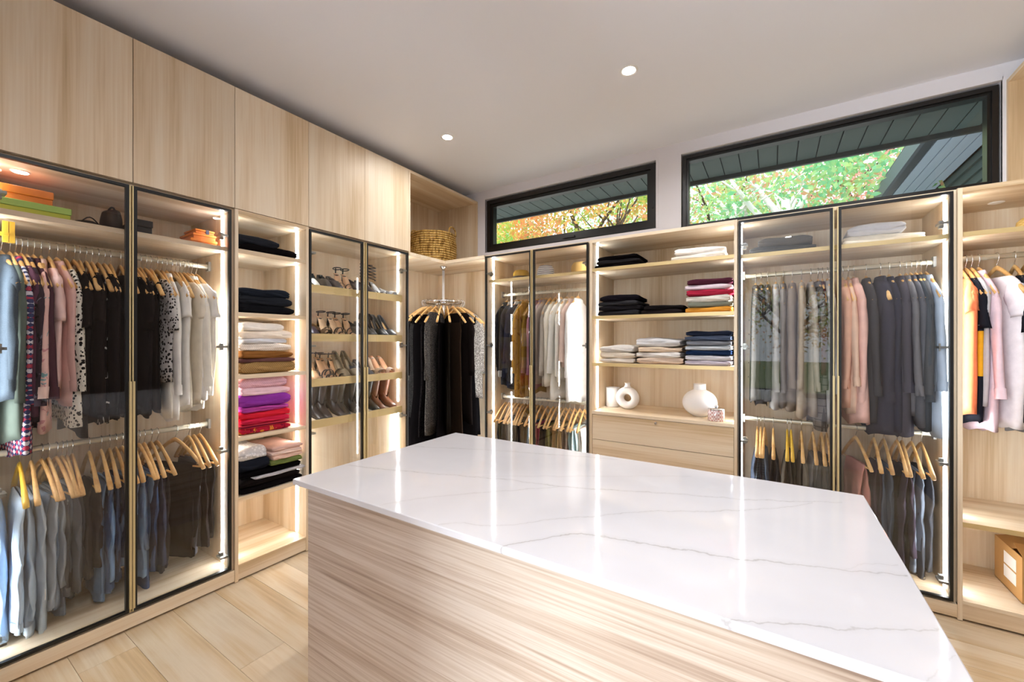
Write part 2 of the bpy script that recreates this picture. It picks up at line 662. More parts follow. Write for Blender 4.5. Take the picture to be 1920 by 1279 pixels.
def carcass(U, u0, u1, zb=0.10, zt=ZT, dep=DEP, front=0.0, t=0.018, plinth=True, top=True):
    if plinth:
        U.b('plinth', U.hz, u0, u1, 0.004, 0.022, 0.012, zb - 0.018)
    U.b('side_panel', WZ, u0, u0 + t, front, dep, 0.004, zt)
    U.b('side_panel', WZ, u1 - t, u1, front, dep, 0.004, zt)
    U.b('base_panel', U.hz, u0 + t, u1 - t, front, dep, zb - 0.018, zb)
    if top:
        U.b('top_panel', U.hz, u0 + t, u1 - t, front, dep, zt - 0.022, zt)
    U.b('back_panel', WZ, u0 + t, u1 - t, dep - 0.012, dep, zb, zt - 0.022)


def shelf(U, u0, u1, ztop, d0=0.0, dep=DEP - 0.012, t=0.024, trim=False):
    s = U.b('shelf', U.hz, u0, u1, d0, dep, ztop - t, ztop)
    if trim:
        U.b('edge_trim', GOLDE, u0, u1, d0 - 0.003, d0, ztop - t, ztop, parent=s)
    return s


def led(U, u, side, z0, z1, d=0.105):
    """vertical light strip let into a side panel; side=+1 when it faces +u"""
    a, b = (u, u + 0.004) if side > 0 else (u - 0.004, u)
    U.b('light_strip', LED, a, b, d - 0.003, d + 0.015, z0 + 0.01, z1 - 0.004)


def rail(U, u0, u1, z, d=None):
    d = d or (0.285 if U.w == 'L' else 0.260)
    m = MB()
    n = 10
    rings = []
    for u in (u0 + 0.012, u1 - 0.012):
        r = []
        for k in range(n):
            t = 2 * PI * k / n
            c = U.pt(u, d + 0.008 * math.cos(t), z + 0.015 * math.sin(t))
            r.append(c)
        rings.append(r)
    m.rings(rings, True, True)
    ro = m.build('clothes_rail', SILVER, U.root, smooth=False)
    for u, sgn in ((u0, 1), (u1, -1)):
        a, b = (u, u + 0.012) if sgn > 0 else (u - 0.012, u)
        U.b('rail_bracket', STEEL, a, b, d - 0.02, d + 0.02, z - 0.026, z + 0.03, parent=ro)
    return ro


def glass_door(U, u0, u1, z0, z1, hinge_side):
    f = 0.013
    m_parts = [(u0, u1, z0, z0 + f), (u0, u1, z1 - f, z1), (u0, u0 + f, z0 + f, z1 - f), (u1 - f, u1, z0 + f, z1 - f)]
    m = MB()
    for a, b, c, d in m_parts:
        p, q = U.pt(a, 0, c), U.pt(b, 0.02, d)
        m.box(min(p[0], q[0]), max(p[0], q[0]), min(p[1], q[1]), max(p[1], q[1]), c, d)
    dr = m.build('door', BLACK, U.root)
    U.b('pane', GLASS, u0 + f - 0.002, u1 - f + 0.002, 0.004, 0.008, z0 + f - 0.002, z1 - f + 0.002, parent=dr)
    # brass profile and pull along the free edge
    if hinge_side > 0:     # hinged at u1, opens at u0
        U.b('edge_profile', BRASS, u0 - 0.0055, u0 - 0.0005, -0.001, 0.02, z0, z1, parent=dr)
        U.b('handle', BRASS, u0 - 0.007, u0 + 0.002, -0.014, -0.001, z0 + 0.02, 1.215, parent=dr)
        hu0, hu1 = u1 - 0.05, u1 - 0.014
    else:
        U.b('edge_profile', BRASS, u1 + 0.0005, u1 + 0.0055, -0.001, 0.02, z0, z1, parent=dr)
        U.b('handle', BRASS, u1 - 0.002, u1 + 0.007, -0.014, -0.001, z0 + 0.02, 1.215, parent=dr)
        hu0, hu1 = u0 + 0.014, u0 + 0.05
    for z in (0.17, 0.78, 1.38, 2.02):
        p, q = U.pt(hu0, 0.008, z), U.pt(hu1, 0.07, z)
        cxm = (p[0] + q[0]) / 2
        cym = (p[1] + q[1]) / 2
        mm = MB().box(min(p[0], q[0]), max(p[0], q[0]), min(p[1], q[1]), max(p[1], q[1]), z - 0.006, z + 0.006)
        a, b = U.pt((hu0 + hu1) / 2 - 0.009, 0.045, z), U.pt((hu0 + hu1) / 2 + 0.009, 0.068, z)
        mm.box(min(a[0], b[0]), max(a[0], b[0]), min(a[1], b[1]), max(a[1], b[1]), z - 0.02, z + 0.02)
        mm.build('hinge', STEEL, dr)
    return dr


def puck(U, u, d, z, lit=True):
    x, y, _ = U.pt(u, d, z)
    m = MB().lathe([(0.030, z), (0.032, z - 0.002), (0.026, z - 0.004)], x, y, 20)
    p = m.build('puck_light', WHPL, U.root)
    MB().lathe([(0.025, z - 0.0042), (0.024, z - 0.0055)], x, y, 20).build('lens', PUCK if lit else WHPL, p)


# --- left wall: glass wardrobe
tA = thing('wardrobe', 'glass-fronted oak wardrobe nearest on the left wall, with two clothes rails', 'wardrobe', (XL, 0.694, 0))
UA = Unit('L', tA)
carcass(UA, 0.244, 1.144, zb=0.095, front=0.022)
shelf(UA, 0.262, 1.126, 1.962, 0.05)
rail(UA, 0.262, 1.126, 1.868)
rail(UA, 0.262, 1.126, 0.905)
for z0, z1 in ((0.095, 1.938), (1.962, 2.163)):
    led(UA, 0.262, 1, z0, z1)
    led(UA, 1.126, -1, z0, z1)
glass_door(UA, 0.254, 0.680, 0.088, 2.173, -1)
glass_door(UA, 0.697, 1.127, 0.088, 2.173, 1)
puck(UA, 0.36, 0.17, 2.163)

# --- left wall: open shelf column
tB = thing('shelf_unit', 'narrow open oak shelf column of folded knitwear on the left wall', 'shelf', (XL, 1.369, 0))
UB = Unit('L', tB)
carcass(UB, 1.1445, 1.594, zb=0.10)
zb0 = 0.10
for zs in (0.49, 0.847, 1.213, 1.583, 1.957):
    shelf(UB, 1.1625, 1.576, zs, 0.004)
    led(UB, 1.1625, 1, zb0, zs - 0.024)
    led(UB, 1.576, -1, zb0, zs - 0.024)
    zb0 = zs
led(UB, 1.1625, 1, zb0, 2.163)
led(UB, 1.576, -1, zb0, 2.163)

# --- left wall: shoe cabinet
tC = thing('shoe_cabinet', 'glass-fronted oak shoe cabinet with slanted shelves beside the corner', 'cabinet', (XL, 2.044, 0))
UC = Unit('L', tC)
carcass(UC, 1.5945, 2.4935, zb=0.095, front=0.022)
SLANT = math.radians(14)
LIPZ = (1.790, 1.447, 1.130, 0.838)   # height of the shelf surface at its front edge
for z in LIPZ:
    d0, d1 = 0.075, 0.53
    rise = (d1 - d0) * math.tan(SLANT)
    m = MB()
    m.prism([(XL - d0, z), (XL - d1, z + rise), (XL - d1, z + rise - 0.018), (XL - d0, z - 0.018)], 'y', 1.6125, 2.4755)
    s = m.build('shelf', WY, tC)
    UC.b('edge_trim', GOLDE, 1.6125, 2.4755, d0 - 0.012, d0, z - 0.036, z + 0.020, parent=s)
zb0 = 0.095
for z in LIPZ[::-1]:
    led(UC, 1.6125, 1, zb0, z - 0.02)
    led(UC, 2.4755, -1, zb0, z - 0.02)
    zb0 = z + 0.045
led(UC, 1.6125, 1, zb0, 2.163)
led(UC, 2.4755, -1, zb0, 2.163)
UC.b('drawer_front', WZ, 1.6135, 2.4745, 0.135, 0.155, 0.097, 0.790)
glass_door(UC, 1.601, 2.032, 0.088, 2.173, -1)
glass_door(UC, 2.062, 2.492, 0.088, 2.173, 1)

# --- left wall: upper cabinets
places = ('above the left half of the near glass wardrobe', 'above the right half of the near glass wardrobe', 'above the open shelf column of knitwear',
          'above the left half of the shoe cabinet', 'above the right half of the shoe cabinet')
for i in range(5):
    u0 = 0.244 + 0.45 * i
    t = thing('upper_cabinet', 'closed oak upper cabinet ' + places[i], 'cabinet', (XL, u0 + 0.225, 2.187), 'upper cabinets on the left wall')
    U = Unit('L', t)
    U.b('body', WZ, u0 + 0.0005, u0 + 0.4495, 0.022, DEP, 2.187, 2.893)
    U.b('door', WZ, u0 + 0.0015, u0 + 0.4485, 0.0, 0.020, 2.189, 2.895)

# --- corner: open hanging unit with an L-shaped top and a round rail
tK = thing('corner_unit', 'open oak corner unit with round dress rail on a chrome post', 'wardrobe', (-2.7, 3.0, 0))
XD = -2.174
YK = YWB - 0.004
XK = XWL + 0.004
L6 = lambda a: [(XK, 2.4945), (XL - a, 2.4945), (XL - a, YB + a), (XD - 0.0005, YB + a), (XD - 0.0005, YK), (XK, YK)]
MB().prism(L6(0.0), 'z', ZT - 0.028, ZT).build('top_panel', WX, tK)
MB().prism(L6(0.002), 'z', 0.078, 0.10).build('base_panel', WX, tK)
box('plinth', WY, tK, XL - 0.022, XL - 0.006, 2.4945, YB + 0.006, 0.004, 0.078)
box('plinth', WX, tK, XL - 0.022, XD - 0.0005, YB + 0.006, YB + 0.022, 0.004, 0.078)
box('back_panel', WZ, tK, XK, XK + 0.012, 2.4945, YK - 0.012, 0.10, ZT - 0.028)
box('back_panel', WZ, tK, XK, XD - 0.0005, YK - 0.012, YK, 0.10, ZT - 0.028)
UKL, UKB = Unit('L', tK), Unit('B', tK)
led(UKL, 2.4947, 1, 0.10, ZT - 0.028)
led(UKB, XD - 0.0007, -1, 0.10, ZT - 0.028)
CX, CY, CRAD, CZ = -2.752, 3.055, 0.192, 1.80
MB().tube([(CX, CY, 0.10), (CX, CY, ZT - 0.028)], 0.0125, 12).build('post', plain('satin_white_metal', '#dcdcde', 0.3, 0.4), tK, smooth=True)
MB().lathe([(0.034, ZT - 0.028), (0.034, ZT - 0.040), (0.018, ZT - 0.052), (0.0135, ZT - 0.07)], CX, CY, 16).build('flange', CHROME, tK, smooth=True)
ringo = MB().tube([(CX + CRAD * math.cos(t * PI / 16), CY + CRAD * math.sin(t * PI / 16), CZ) for t in range(33)], 0.010, 8, False).build('round_rail', CHROME, tK, smooth=True)
for k in range(4):
    c, s = math.cos(k * PI / 2 + .3), math.sin(k * PI / 2 + .3)
    MB().tube([(CX + .01 * c, CY + .01 * s, CZ), (CX + CRAD * c, CY + CRAD * s, CZ)], 0.006, 6).build('spoke', CHROME, ringo)
MB().lathe([(0.013, CZ - .03), (0.03, CZ - .02), (0.03, CZ + .02), (0.013, CZ + .03)], CX, CY, 16).build('hub', CHROME, ringo, smooth=True)


def cubby(U, label, u0, u1):
    U.b('side_panel', WZ, u0, u0 + 0.018, 0.0, DEP - 0.004, ZT + 0.001, 2.895)
    U.b('side_panel', WZ, u1 - 0.018, u1, 0.0, DEP - 0.004, ZT + 0.001, 2.895)
    U.b('top_panel', U.hz, u0 + 0.018, u1 - 0.018, 0.0, DEP - 0.004, 2.873, 2.895)
    U.b('back_panel', WZ, u0 + 0.018, u1 - 0.018, DEP - 0.016, DEP - 0.004, ZT + 0.001, 2.873)


tQ = thing('corner_cubby', 'open oak upper cubby holding a woven basket in the left corner', 'shelf', (XL, 3.0, ZT))
cubby(Unit('L', tQ), '', 2.4945, YK)

# --- back wall: glass wardrobe beside the corner
tD = thing('wardrobe', 'glass-fronted oak wardrobe under the small black window, with hats on its shelf', 'wardrobe', (-1.665, YB, 0))
UD = Unit('B', tD)
DB = YK - YB
carcass(UD, -2.1735, -1.1785, zb=0.095, front=0.022, dep=DB)
shelf(UD, -2.1555, -1.1965, 1.966, 0.05, DB - 0.012, trim=True)
rail(UD, -2.1555, -1.1965, 1.850)
rail(UD, -2.1555, -1.1965, 0.897)
for z0, z1 in ((0.095, 1.942), (1.966, 2.163)):
    led(UD, -2.1555, 1, z0, z1)
    led(UD, -1.1965, -1, z0, z1)
glass_door(UD, -2.170, -1.700, 0.088, 2.173, -1)
glass_door(UD, -1.678, -1.194, 0.088, 2.173, 1)

# --- back wall: open shelves over drawers
tE = thing('shelf_unit', 'wide open oak shelf unit with drawers below, in the middle of the back wall', 'shelf', (-0.68, YB, 0))
UE = Unit('B', tE)
carcass(UE, -1.178, -0.190, zb=0.10, dep=DB)
for zs in (1.250, 1.605, 1.967):
    shelf(UE, -1.160, -0.208, zs, 0.004, DB - 0.012, trim=True)
UE.b('counter_board', WX, -1.160, -0.208, 0.0, DB - 0.012, 0.862, 0.884)
for z0, z1 in ((0.884, 1.226), (1.25, 1.581), (1.605, 1.943), (1.967, 2.163)):
    led(UE, -1.160, 1, z0, z1)
    led(UE, -0.208, -1, z0, z1)
zz = 0.859
for k in range(4):
    z1 = zz
    z0 = zz - (0.186 if k < 3 else 0.19)
    dr = UE.b('drawer', WX, -1.158, -0.210, 0.002, 0.020, z0, z1)
    UE.b('drawer_box', WX, -1.150, -0.218, 0.020, DB - 0.03, z0 + 0.012, z1 - 0.02, parent=dr)
    if k == 0:
        MB().rings([[(-0.692 + r * math.cos(2 * PI * i / 12), YB + 0.002 - yy, 0.838 + r * math.sin(2 * PI * i / 12)) for i in range(12)] for r, yy in ((0.009, 0), (0.009, 0.004), (0.007, 0.006), (0.003, 0.006))], True, True).build('lock', CHROME, dr, smooth=False)
    zz = z0 - 0.004

# --- back wall: glass wardrobe under the long window
tF = thing('wardrobe', 'glass-fronted oak wardrobe full of jackets under the long black window', 'wardrobe', (0.30, YB, 0))
UF = Unit('B', tF)
carcass(UF, -0.1895, 0.788, zb=0.095, front=0.022, dep=DB)
shelf(UF, -0.1715, 0.770, 1.968, 0.05, DB - 0.012, trim=True)
rail(UF, -0.1715, 0.770, 1.856)
rail(UF, -0.1715, 0.770, 0.890)
for z0, z1 in ((0.095, 1.944), (1.968, 2.163)):
    led(UF, -0.1715, 1, z0, z1)
    led(UF, 0.770, -1, z0, z1)
glass_door(UF, -0.183, 0.290, 0.088, 2.175, -1)
glass_door(UF, 0.315, 0.774, 0.088, 2.175, 1)

# --- back wall: open bay at the far right
tG = thing('open_bay', 'open oak hanging bay with low shelves at the right end of the back wall', 'wardrobe', (1.25, YB, 0))
UG = Unit('B', tG)
carcass(UG, 0.7885, XWR - 0.004, zb=0.105, dep=DB)
shelf(UG, 0.8065, XWR - 0.022, 1.966, 0.03, DB - 0.012, trim=True)
shelf(UG, 0.8065, XWR - 0.022, 0.500, 0.004, DB - 0.012, trim=True)
rail(UG, 0.8065, XWR - 0.022, 1.862)
for z0, z1 in ((0.105, 0.476), (0.50, 1.942), (1.966, 2.163)):
    led(UG, 0.8065, 1, z0, z1)
puck(UG, 1.02, 0.32, 2.163, lit=False)
tH = thing('corner_cubby', 'open oak upper cubby at the far right end, beside the long window', 'shelf', (1.12, 3.0, ZT))
cubby(Unit('R', tH), '', 2.4, YK)
tI = thing('tall_cabinet', 'tall dark-fronted cabinet along the right wall beyond the frame', 'cabinet', (1.12, 1.5, 0))
UI = Unit('R', tI)
DKD = plain('dark_walnut_front', '#4a3c33', 0.5)
UI.b('body', WZ, 0.55, 2.38, 0.022, DEP, 0.0, 2.895)
for k in range(4):
    UI.b('door', DKD, 0.552 + 0.457 * k, 0.552 + 0.457 * k + 0.453, 0, 0.02, 0.09, 2.893)

# ------------------------------------------------------------------ island
tN = thing('island', 'large island with white veined stone top and ash-grain base in the middle', 'island', (-0.62, 1.29, 0))
IX0, IX1, IY0, IY1, IZ = -1.483, 0.251, 0.833, 1.747, 0.9057
ct = box('countertop', QUARTZ, tN, IX0, IX1, IY0, IY1, IZ - 0.020, IZ)
bv = ct.modifiers.new('edge', 'BEVEL')
bv.width = 0.0025
bv.segments = 2
o_ = 0.037
box('front_panel', WI, tN, IX0 + o_, IX1 - o_, IY0 + o_, IY0 + o_ + 0.02, 0.0, IZ - 0.020)
box('back_panel', WI, tN, IX0 + o_, IX1 - o_, IY1 - o_ - 0.02, IY1 - o_, 0.0, IZ - 0.020)
box('side_panel', WIY, tN, IX0 + o_, IX0 + o_ + 0.02, IY0 + o_ + 0.02, IY1 - o_ - 0.02, 0.0, IZ - 0.020)
box('side_panel', WIY, tN, IX1 - o_ - 0.02, IX1 - o_, IY0 + o_ + 0.02, IY1 - o_ - 0.02, 0.0, IZ - 0.020)

# ------------------------------------------------------------------ downlights
for i, (x, y, lab) in enumerate(((-2.127, 2.408, 'lit recessed downlight near the left corner of the ceiling'), (-0.71, 2.388, 'lit recessed downlight in the middle of the ceiling'),
                                 (0.71, 2.388, None), (-0.71, 0.62, None), (0.71, 0.62, None))):  # the last three are unseen lamps, added to light the room
    t = thing('downlight', lab or 'added unseen downlight in the near half of the ceiling', 'light', (x, y, ZC), 'recessed ceiling downlights')
    if lab is None:
        t['label'] = 'added unseen downlight beyond the frame, ' + ('far right', 'near middle', 'near right')[i - 2] + ' of the ceiling'
    MB().lathe([(0.052, ZC), (0.052, ZC - 0.003), (0.044, ZC - 0.006), (0.036, ZC - 0.002)], x, y, 28, cap=False).build('trim_ring', WHPL, t, smooth=True)
    MB().lathe([(0.036, ZC - 0.0025), (0.03, ZC - 0.004)], x, y, 28).build('lens', LAMP, t)
    l = bpy.data.lights.new('downlight_lamp', 'AREA')
    l.shape = 'DISK'
    l.size = 0.07
    l.energy = DOWNLIGHT_W
    l.color = (1, 0.99, 0.985)
    l.spread = 2.8
    lo = bpy.data.objects.new('downlight_lamp', l)
    COL.objects.link(lo)
    lo.parent = t
    lo.location = (0, 0, -0.008)
for i, (x, y) in enumerate(((-1.6, -1.5), (0.2, -1.5))):  # unseen lamps added as fill through the opening
    t = thing('downlight', 'added unseen fill downlight in the room behind the camera, ' + ('left' if i == 0 else 'right') + ' one', 'light', (x, y, ZC), 'recessed ceiling downlights')
    MB().lathe([(0.052, ZC), (0.052, ZC - 0.003), (0.044, ZC - 0.006), (0.036, ZC - 0.002)], x, y, 28, cap=False).build('trim_ring', WHPL, t, smooth=True)
    MB().lathe([(0.036, ZC - 0.0025), (0.03, ZC - 0.004)], x, y, 28).build('lens', LAMP, t)
    l = bpy.data.lights.new('downlight_lamp', 'AREA')
    l.shape = 'DISK'
    l.size = 0.07
    l.energy = DOWNLIGHT_W
    l.color = (1, 0.99, 0.985)
    l.spread = 2.8
    lo = bpy.data.objects.new('downlight_lamp', l)
    COL.objects.link(lo)
    lo.parent = t
    lo.location = (0, 0, -0.008)
#PART2
# ------------------------------------------------------------------ hangers, garments
def wav(x, z, s, k=1.0):
    return (math.sin(x * 38 * k + s) * 0.55 + math.sin(x * 71 * k + 1.7 * s + 5 * z) * 0.3 + math.sin(x * 19 + 2.9 * s + 2 * z) * 0.5)


def hanger_meshes(bar):
    m = MB()
    rings = []
    for i in range(21):
        s = -1 + i / 10
        a = abs(s)
        x = 0.218 * s
        z = -0.062 - 0.150 * a ** 1.30
        hy = 0.0065 + 0.0055 * a ** 2 * (1 if a < 0.99 else 0.6)
        hz = 0.014 - 0.003 * a * (1 if a < 0.99 else 1.4)
        tilt = 0.9 * a * (1 if s > 0 else -1)
        ring = []
        for k in range(8):
            t = 2 * PI * k / 8
            py, pz = hy * math.cos(t), hz * math.sin(t)
            ring.append((x + pz * math.sin(tilt) * 0.7, py, z + pz * math.cos(tilt)))
        rings.append(ring)
    m.rings(rings, True, True)
    me_b = m
    hk = MB().tube([(0, 0, -0.060), (0, 0, -0.043), (0.008, 0, -0.031), (0.0185, 0, -0.016), (0.0195, 0, 0.003), (0.013, 0, 0.0155), (0, 0, 0.0195), (-0.013, 0, 0.0145), (-0.0185, 0, 0.002)], 0.0017, 5)
    br = MB().tube([(-0.190, 0, -0.205), (0.190, 0, -0.205)], 0.0055, 6) if bar else None
    return me_b, hk, br


def make_hanger(bar, mat):
    b, h, r = hanger_meshes(bar)
    o = b.build('hanger', mat, None, True)
    h.build('hook', CHROME, o, True, local=True)
    if r:
        r.build('trouser_bar', mat, o, True, local=True)
    return o


PROTO = {}


def place(o, loc, yaw, tilt=0.0, pitch=0.0):
    o.location = loc
    o.rotation_euler = (pitch, tilt, yaw)


def hanger(loc, yaw, label, group, bar=False, mat=None, pitch=0.0):
    mat = mat or WH
    k = (bar, mat.name)
    if k not in PROTO:
        PROTO[k] = make_hanger(bar, mat)
        o = PROTO[k]
    else:
        o = copy_tree(PROTO[k])
    place(o, loc, yaw, 0, pitch)
    tag(o, label, 'hanger', group)
    return o


def ringpts(a, b, z, n, seed, amp, sway=0.0, p=0.7, yoff=0.0, xoff=0.0):
    out = []
    for k in range(n):
        t = 2 * PI * k / n
        c, s = math.cos(t), math.sin(t)
        x = a * math.copysign(abs(c) ** p, c)
        y = b * math.copysign(abs(s) ** 0.9, s)
        y += amp * wav(x, z, seed)
        out.append((x + sway + xoff, y + yoff, z))
    return out


def sleeve(L, seed, side, x0, z0, r0=0.052, r1=0.036, flare=0.02, thick=0.5, fwd=0.0, end=1.5):
    """a sleeve that leaves the shoulder along its slope and bends down to hang; end is its final direction below the horizontal"""
    m = MB()
    rings = []
    n = 12
    K = 12
    x, z = x0 - 0.047, z0 + 0.034
    step = L / (K - 1)
    for i in range(K):
        t = i / (K - 1)
        ang = 0.80 + (end - 0.80) * min(1.0, t * (5.0 if L > 0.3 else 2.2))
        r = (r0 + (r1 - r0) * t) * (0.62 + 0.38 * min(1, t * 5))
        nx, nz = math.sin(ang), math.cos(ang)
        bend = fwd * t * t
        ring = []
        for k in range(n):
            a = 2 * PI * k / n
            wob = 1 + 0.09 * math.sin(3 * a + seed + 9 * t) + 0.06 * math.sin(16 * t + seed + a)
            ca = math.cos(a)
            ring.append((side * (x + r * wob * ca * nx), bend + r * thick * wob * math.sin(a), z + r * wob * ca * nz))
        rings.append(ring)
        x += math.cos(ang) * step
        z -= math.sin(ang) * step
    cc = [sum(p[j] for p in rings[-1]) / n for j in range(3)]
    ci = [(p[0] + 0.25 * (cc[0] - p[0]), p[1] * 0.75, p[2] + 0.012) for p in rings[-1]]
    m.rings(rings + [ci], True, True)
    ring2 = [[(p[0] + dx * (cc[0] - p[0]), p[1] * 1.12 + (0.0015 if p[1] > 0 else -0.0015), p[2]) for p in q] for q, dx in ((rings[-2], -0.06), (rings[-1], -0.06))]
    return m, ring2


def garment(kind, mat, hem, seed, mat2=None, width=1.0, thick=1.0, name=None):
    """hem: height of the hem below the rail (positive). Returns the object (local x across the hanger, y along the rail)."""
    rr = random.Random(seed)
    top = dict(shirt=(0.092, -0.108), tee=(0.135, -0.128), jacket=(0.088, -0.100), coat=(0.092, -0.098), top=(0.13, -0.215), dress=(0.13, -0.21), dresssl=(0.12, -0.115), cardigan=(0.10, -0.110))[kind]
    hs = dict(shirt=0.224, tee=0.224, jacket=0.228, coat=0.224, top=0.165, dress=0.16, dresssl=0.225, cardigan=0.225)[kind] * width
    zs = -0.206 if kind not in ('top', 'dress') else -0.285
    th = dict(shirt=0.016, tee=0.0155, jacket=0.020, coat=0.026, top=0.011, dress=0.014, dresssl=0.017, cardigan=0.018)[kind] * thick
    hemw = dict(shirt=0.205, tee=0.205, jacket=0.22, coat=0.238, top=0.185, dress=0.20, dresssl=0.22, cardigan=0.21)[kind] * width * rr.uniform(0.93, 1.07)
    m = MB()
    n = 26
    rings = []
    nsh = 5
    for i in range(nsh):
        t = i / (nsh - 1)
        a = top[0] + (hs - top[0]) * t ** 0.80
        z = top[1] + (zs - top[1]) * t ** 1.15
        rings.append(ringpts(a, max(0.0145, th * (0.9 + 0.25 * t)), z, n, seed, 0.0008 * t, p=0.62))
    K = 11
    for i in range(1, K + 1):
        t = i / K
        z = zs + (-hem - zs) * t
        waist = -0.018 * math.sin(PI * min(1, t * 1.25)) if kind != 'tee' else 0
        a = hs + (hemw - hs) * t ** 1.3 + waist + 0.006 * math.sin(9 * t + seed)
        b = th * (1.15 + 0.5 * t)
        zz = ringpts(a, b, z, n, seed, 0.0022 + 0.0042 * t, sway=0.012 * t * math.sin(seed * 1.3), p=0.62)
        if i == K:
            zz = [(x, y, z - 0.018 * math.sin(x * 16 + seed)) for x, y, z in zz]
        rings.append(zz)
    inner = [(x * 0.97, y * 0.8, z + 0.02) for x, y, z in rings[-1]]
    rings.append(inner)
    m.rings(rings, False, True)
    nm = name or dict(shirt='shirt', tee='tee_shirt', jacket='jacket', coat='coat', top='camisole', dress='dress', dresssl='dress', cardigan='cardigan')[kind]
    o = m.build(nm, mat, None, True)
    sl = None
    if kind in ('shirt', 'jacket', 'coat', 'cardigan', 'dresssl'):
        L = dict(shirt=0.58, jacket=0.60, coat=0.63, cardigan=0.57, dresssl=0.57)[kind] * rr.uniform(0.94, 1.04)
        L = min(L, hem - 0.20)
        sl = (L, 0.048 if kind != 'coat' else 0.054, 0.036 if kind != 'coat' else 0.048, rr.uniform(1.46, 1.6))
    elif kind == 'tee':
        L = rr.choice((0.15, 0.18, 0.22, 0.26)) if name != 'polo_shirt' else 0.24
        sl = (L, 0.054, 0.058 if L < 0.2 else 0.050, rr.uniform(1.34, 1.5))
    if sl:
        for side in (-1, 1):
            sm, cuff = sleeve(sl[0], seed + side, side, min(hs - 0.050, 0.180), zs + 0.006, sl[1], sl[2], 0.022, 0.40 * thick, rr.uniform(-0.012, 0.012), sl[3])
            so_ = sm.build('sleeve', mat, o, True, local=True)
            if kind in ('shirt', 'jacket', 'coat') and rr.random() < 0.8:
                MB().rings(cuff).build('cuff', mat2 or mat, so_, True, local=True)
    else:
        for side in (-1, 1):
            MB().tube([(side * 0.140, 0.011, zs + 0.06), (side * 0.152, 0.011, -0.165), (side * 0.156, 0, -0.143), (side * 0.152, -0.011, -0.165), (side * 0.140, -0.011, zs + 0.06)], 0.006, 5).build('strap', mat, o, True, local=True)
    if kind in ('shirt', 'jacket', 'coat', 'tee', 'cardigan'):
        c = MB()
        a0, b0, z0 = top[0], 0.012 * thick, top[1]
        rise = dict(shirt=0.034, jacket=0.030, coat=0.034, tee=0.012, cardigan=0.016)[kind]
        c.rings([[(a * math.cos(2 * PI * k / 16), b * math.sin(2 * PI * k / 16), z0 + dz) for k in range(16)] for a, b, dz in
                 ((a0 + 0.012, b0 + 0.008, -0.016), (a0 - 0.004, b0 + 0.007, rise * 0.55), (a0 - 0.018, b0 + 0.004, rise), (a0 - 0.022, b0, rise * 0.9), (a0 - 0.01, b0 - 0.002, 0))])
        c.build('collar', mat2 or mat, o, True, local=True)
    if kind in ('jacket', 'coat', 'shirt', 'cardigan'):
        # button placket down the front face
        p = MB()
        yb = -th * 1.6 - 0.004
        for i in range(5):
            zc = -0.30 - i * (hem - 0.36) / 5
            yy = yb - 0.003 * i * 0.4
            p.lathe([(0.0045, 0), (0.0045, 0.003)], 0, 0, 8)
            nv = 16
            for q in range(len(p.v) - nv, len(p.v)):
                x, y, z = p.v[q]
                p.v[q] = (x + 0.012, yy - z, zc + y)
        bo = p.build('buttons', BLACK if kind != 'shirt' else CER, o, False, local=True)
        bo['kind'] = 'stuff'
    return o


def trousers(mat, length, seed, width=0.14, mat2=None, name='trousers', wb=True, ragged=False):
    rr = random.Random(seed)
    def leg(L, yo, sd, xo):
        m = MB()
        rings = []
        K = 13
        for i in range(K + 1):
            t = i / K
            z = -0.199 - L * t
            a = width * (1.0 - 0.12 * t + 0.05 * math.sin(7 * t + sd))
            b = 0.010 + 0.006 * min(1, t * 3)
            y = yo * min(1.0, 0.35 + t * 4)
            rings.append([(px_, py_ + 0.0055 * math.sin(px_ * 95 + sd + 3 * math.sin(6 * t + sd)) * min(1, 3 * t), pz_) for px_, py_, pz_ in ringpts(a, b, z, 32, sd, 0.0025 + 0.004 * t, sway=0.02 * math.sin(2.4 * t + sd), p=0.75, yoff=y, xoff=xo)])
        t0 = [(x * 0.98, yo * 0.1 + (y - yo * 0.35) * 0.4, -0.1965) for x, y, z in rings[0]]
        if ragged:
            rings[-1] = [(x, y, z - 0.05 * abs(math.sin(31 * x + sd))) for x, y, z in rings[-1]]
        m.rings([t0] + rings, True, True)
        return m
    xo = rr.uniform(-0.02, 0.03)
    o = leg(length, -0.017, seed, xo).build(name, mat, None, True)
    l2 = leg(length * rr.uniform(0.78, 1.0), 0.017, seed + 3, xo + rr.uniform(-0.012, 0.012)).build('trouser_leg', mat, o, True, local=True)
    if wb:
        z = -0.199 - length + 0.012
        c = MB().rings([ringpts(width * 0.93, 0.021, z + dz, 32, seed, 0.0055, sway=0.02 * math.sin(2.4 + seed), p=0.75, yoff=-0.017, xoff=xo) for dz in (0.035, -0.004)])
        c.build('waistband', mat2 or mat, o, True, local=True)
    return o


# shorthand fabrics
def F(c, p='plain', c2=None, c3=None, rough=0.9):
    return fabric(c, p, c2, c3, rough)


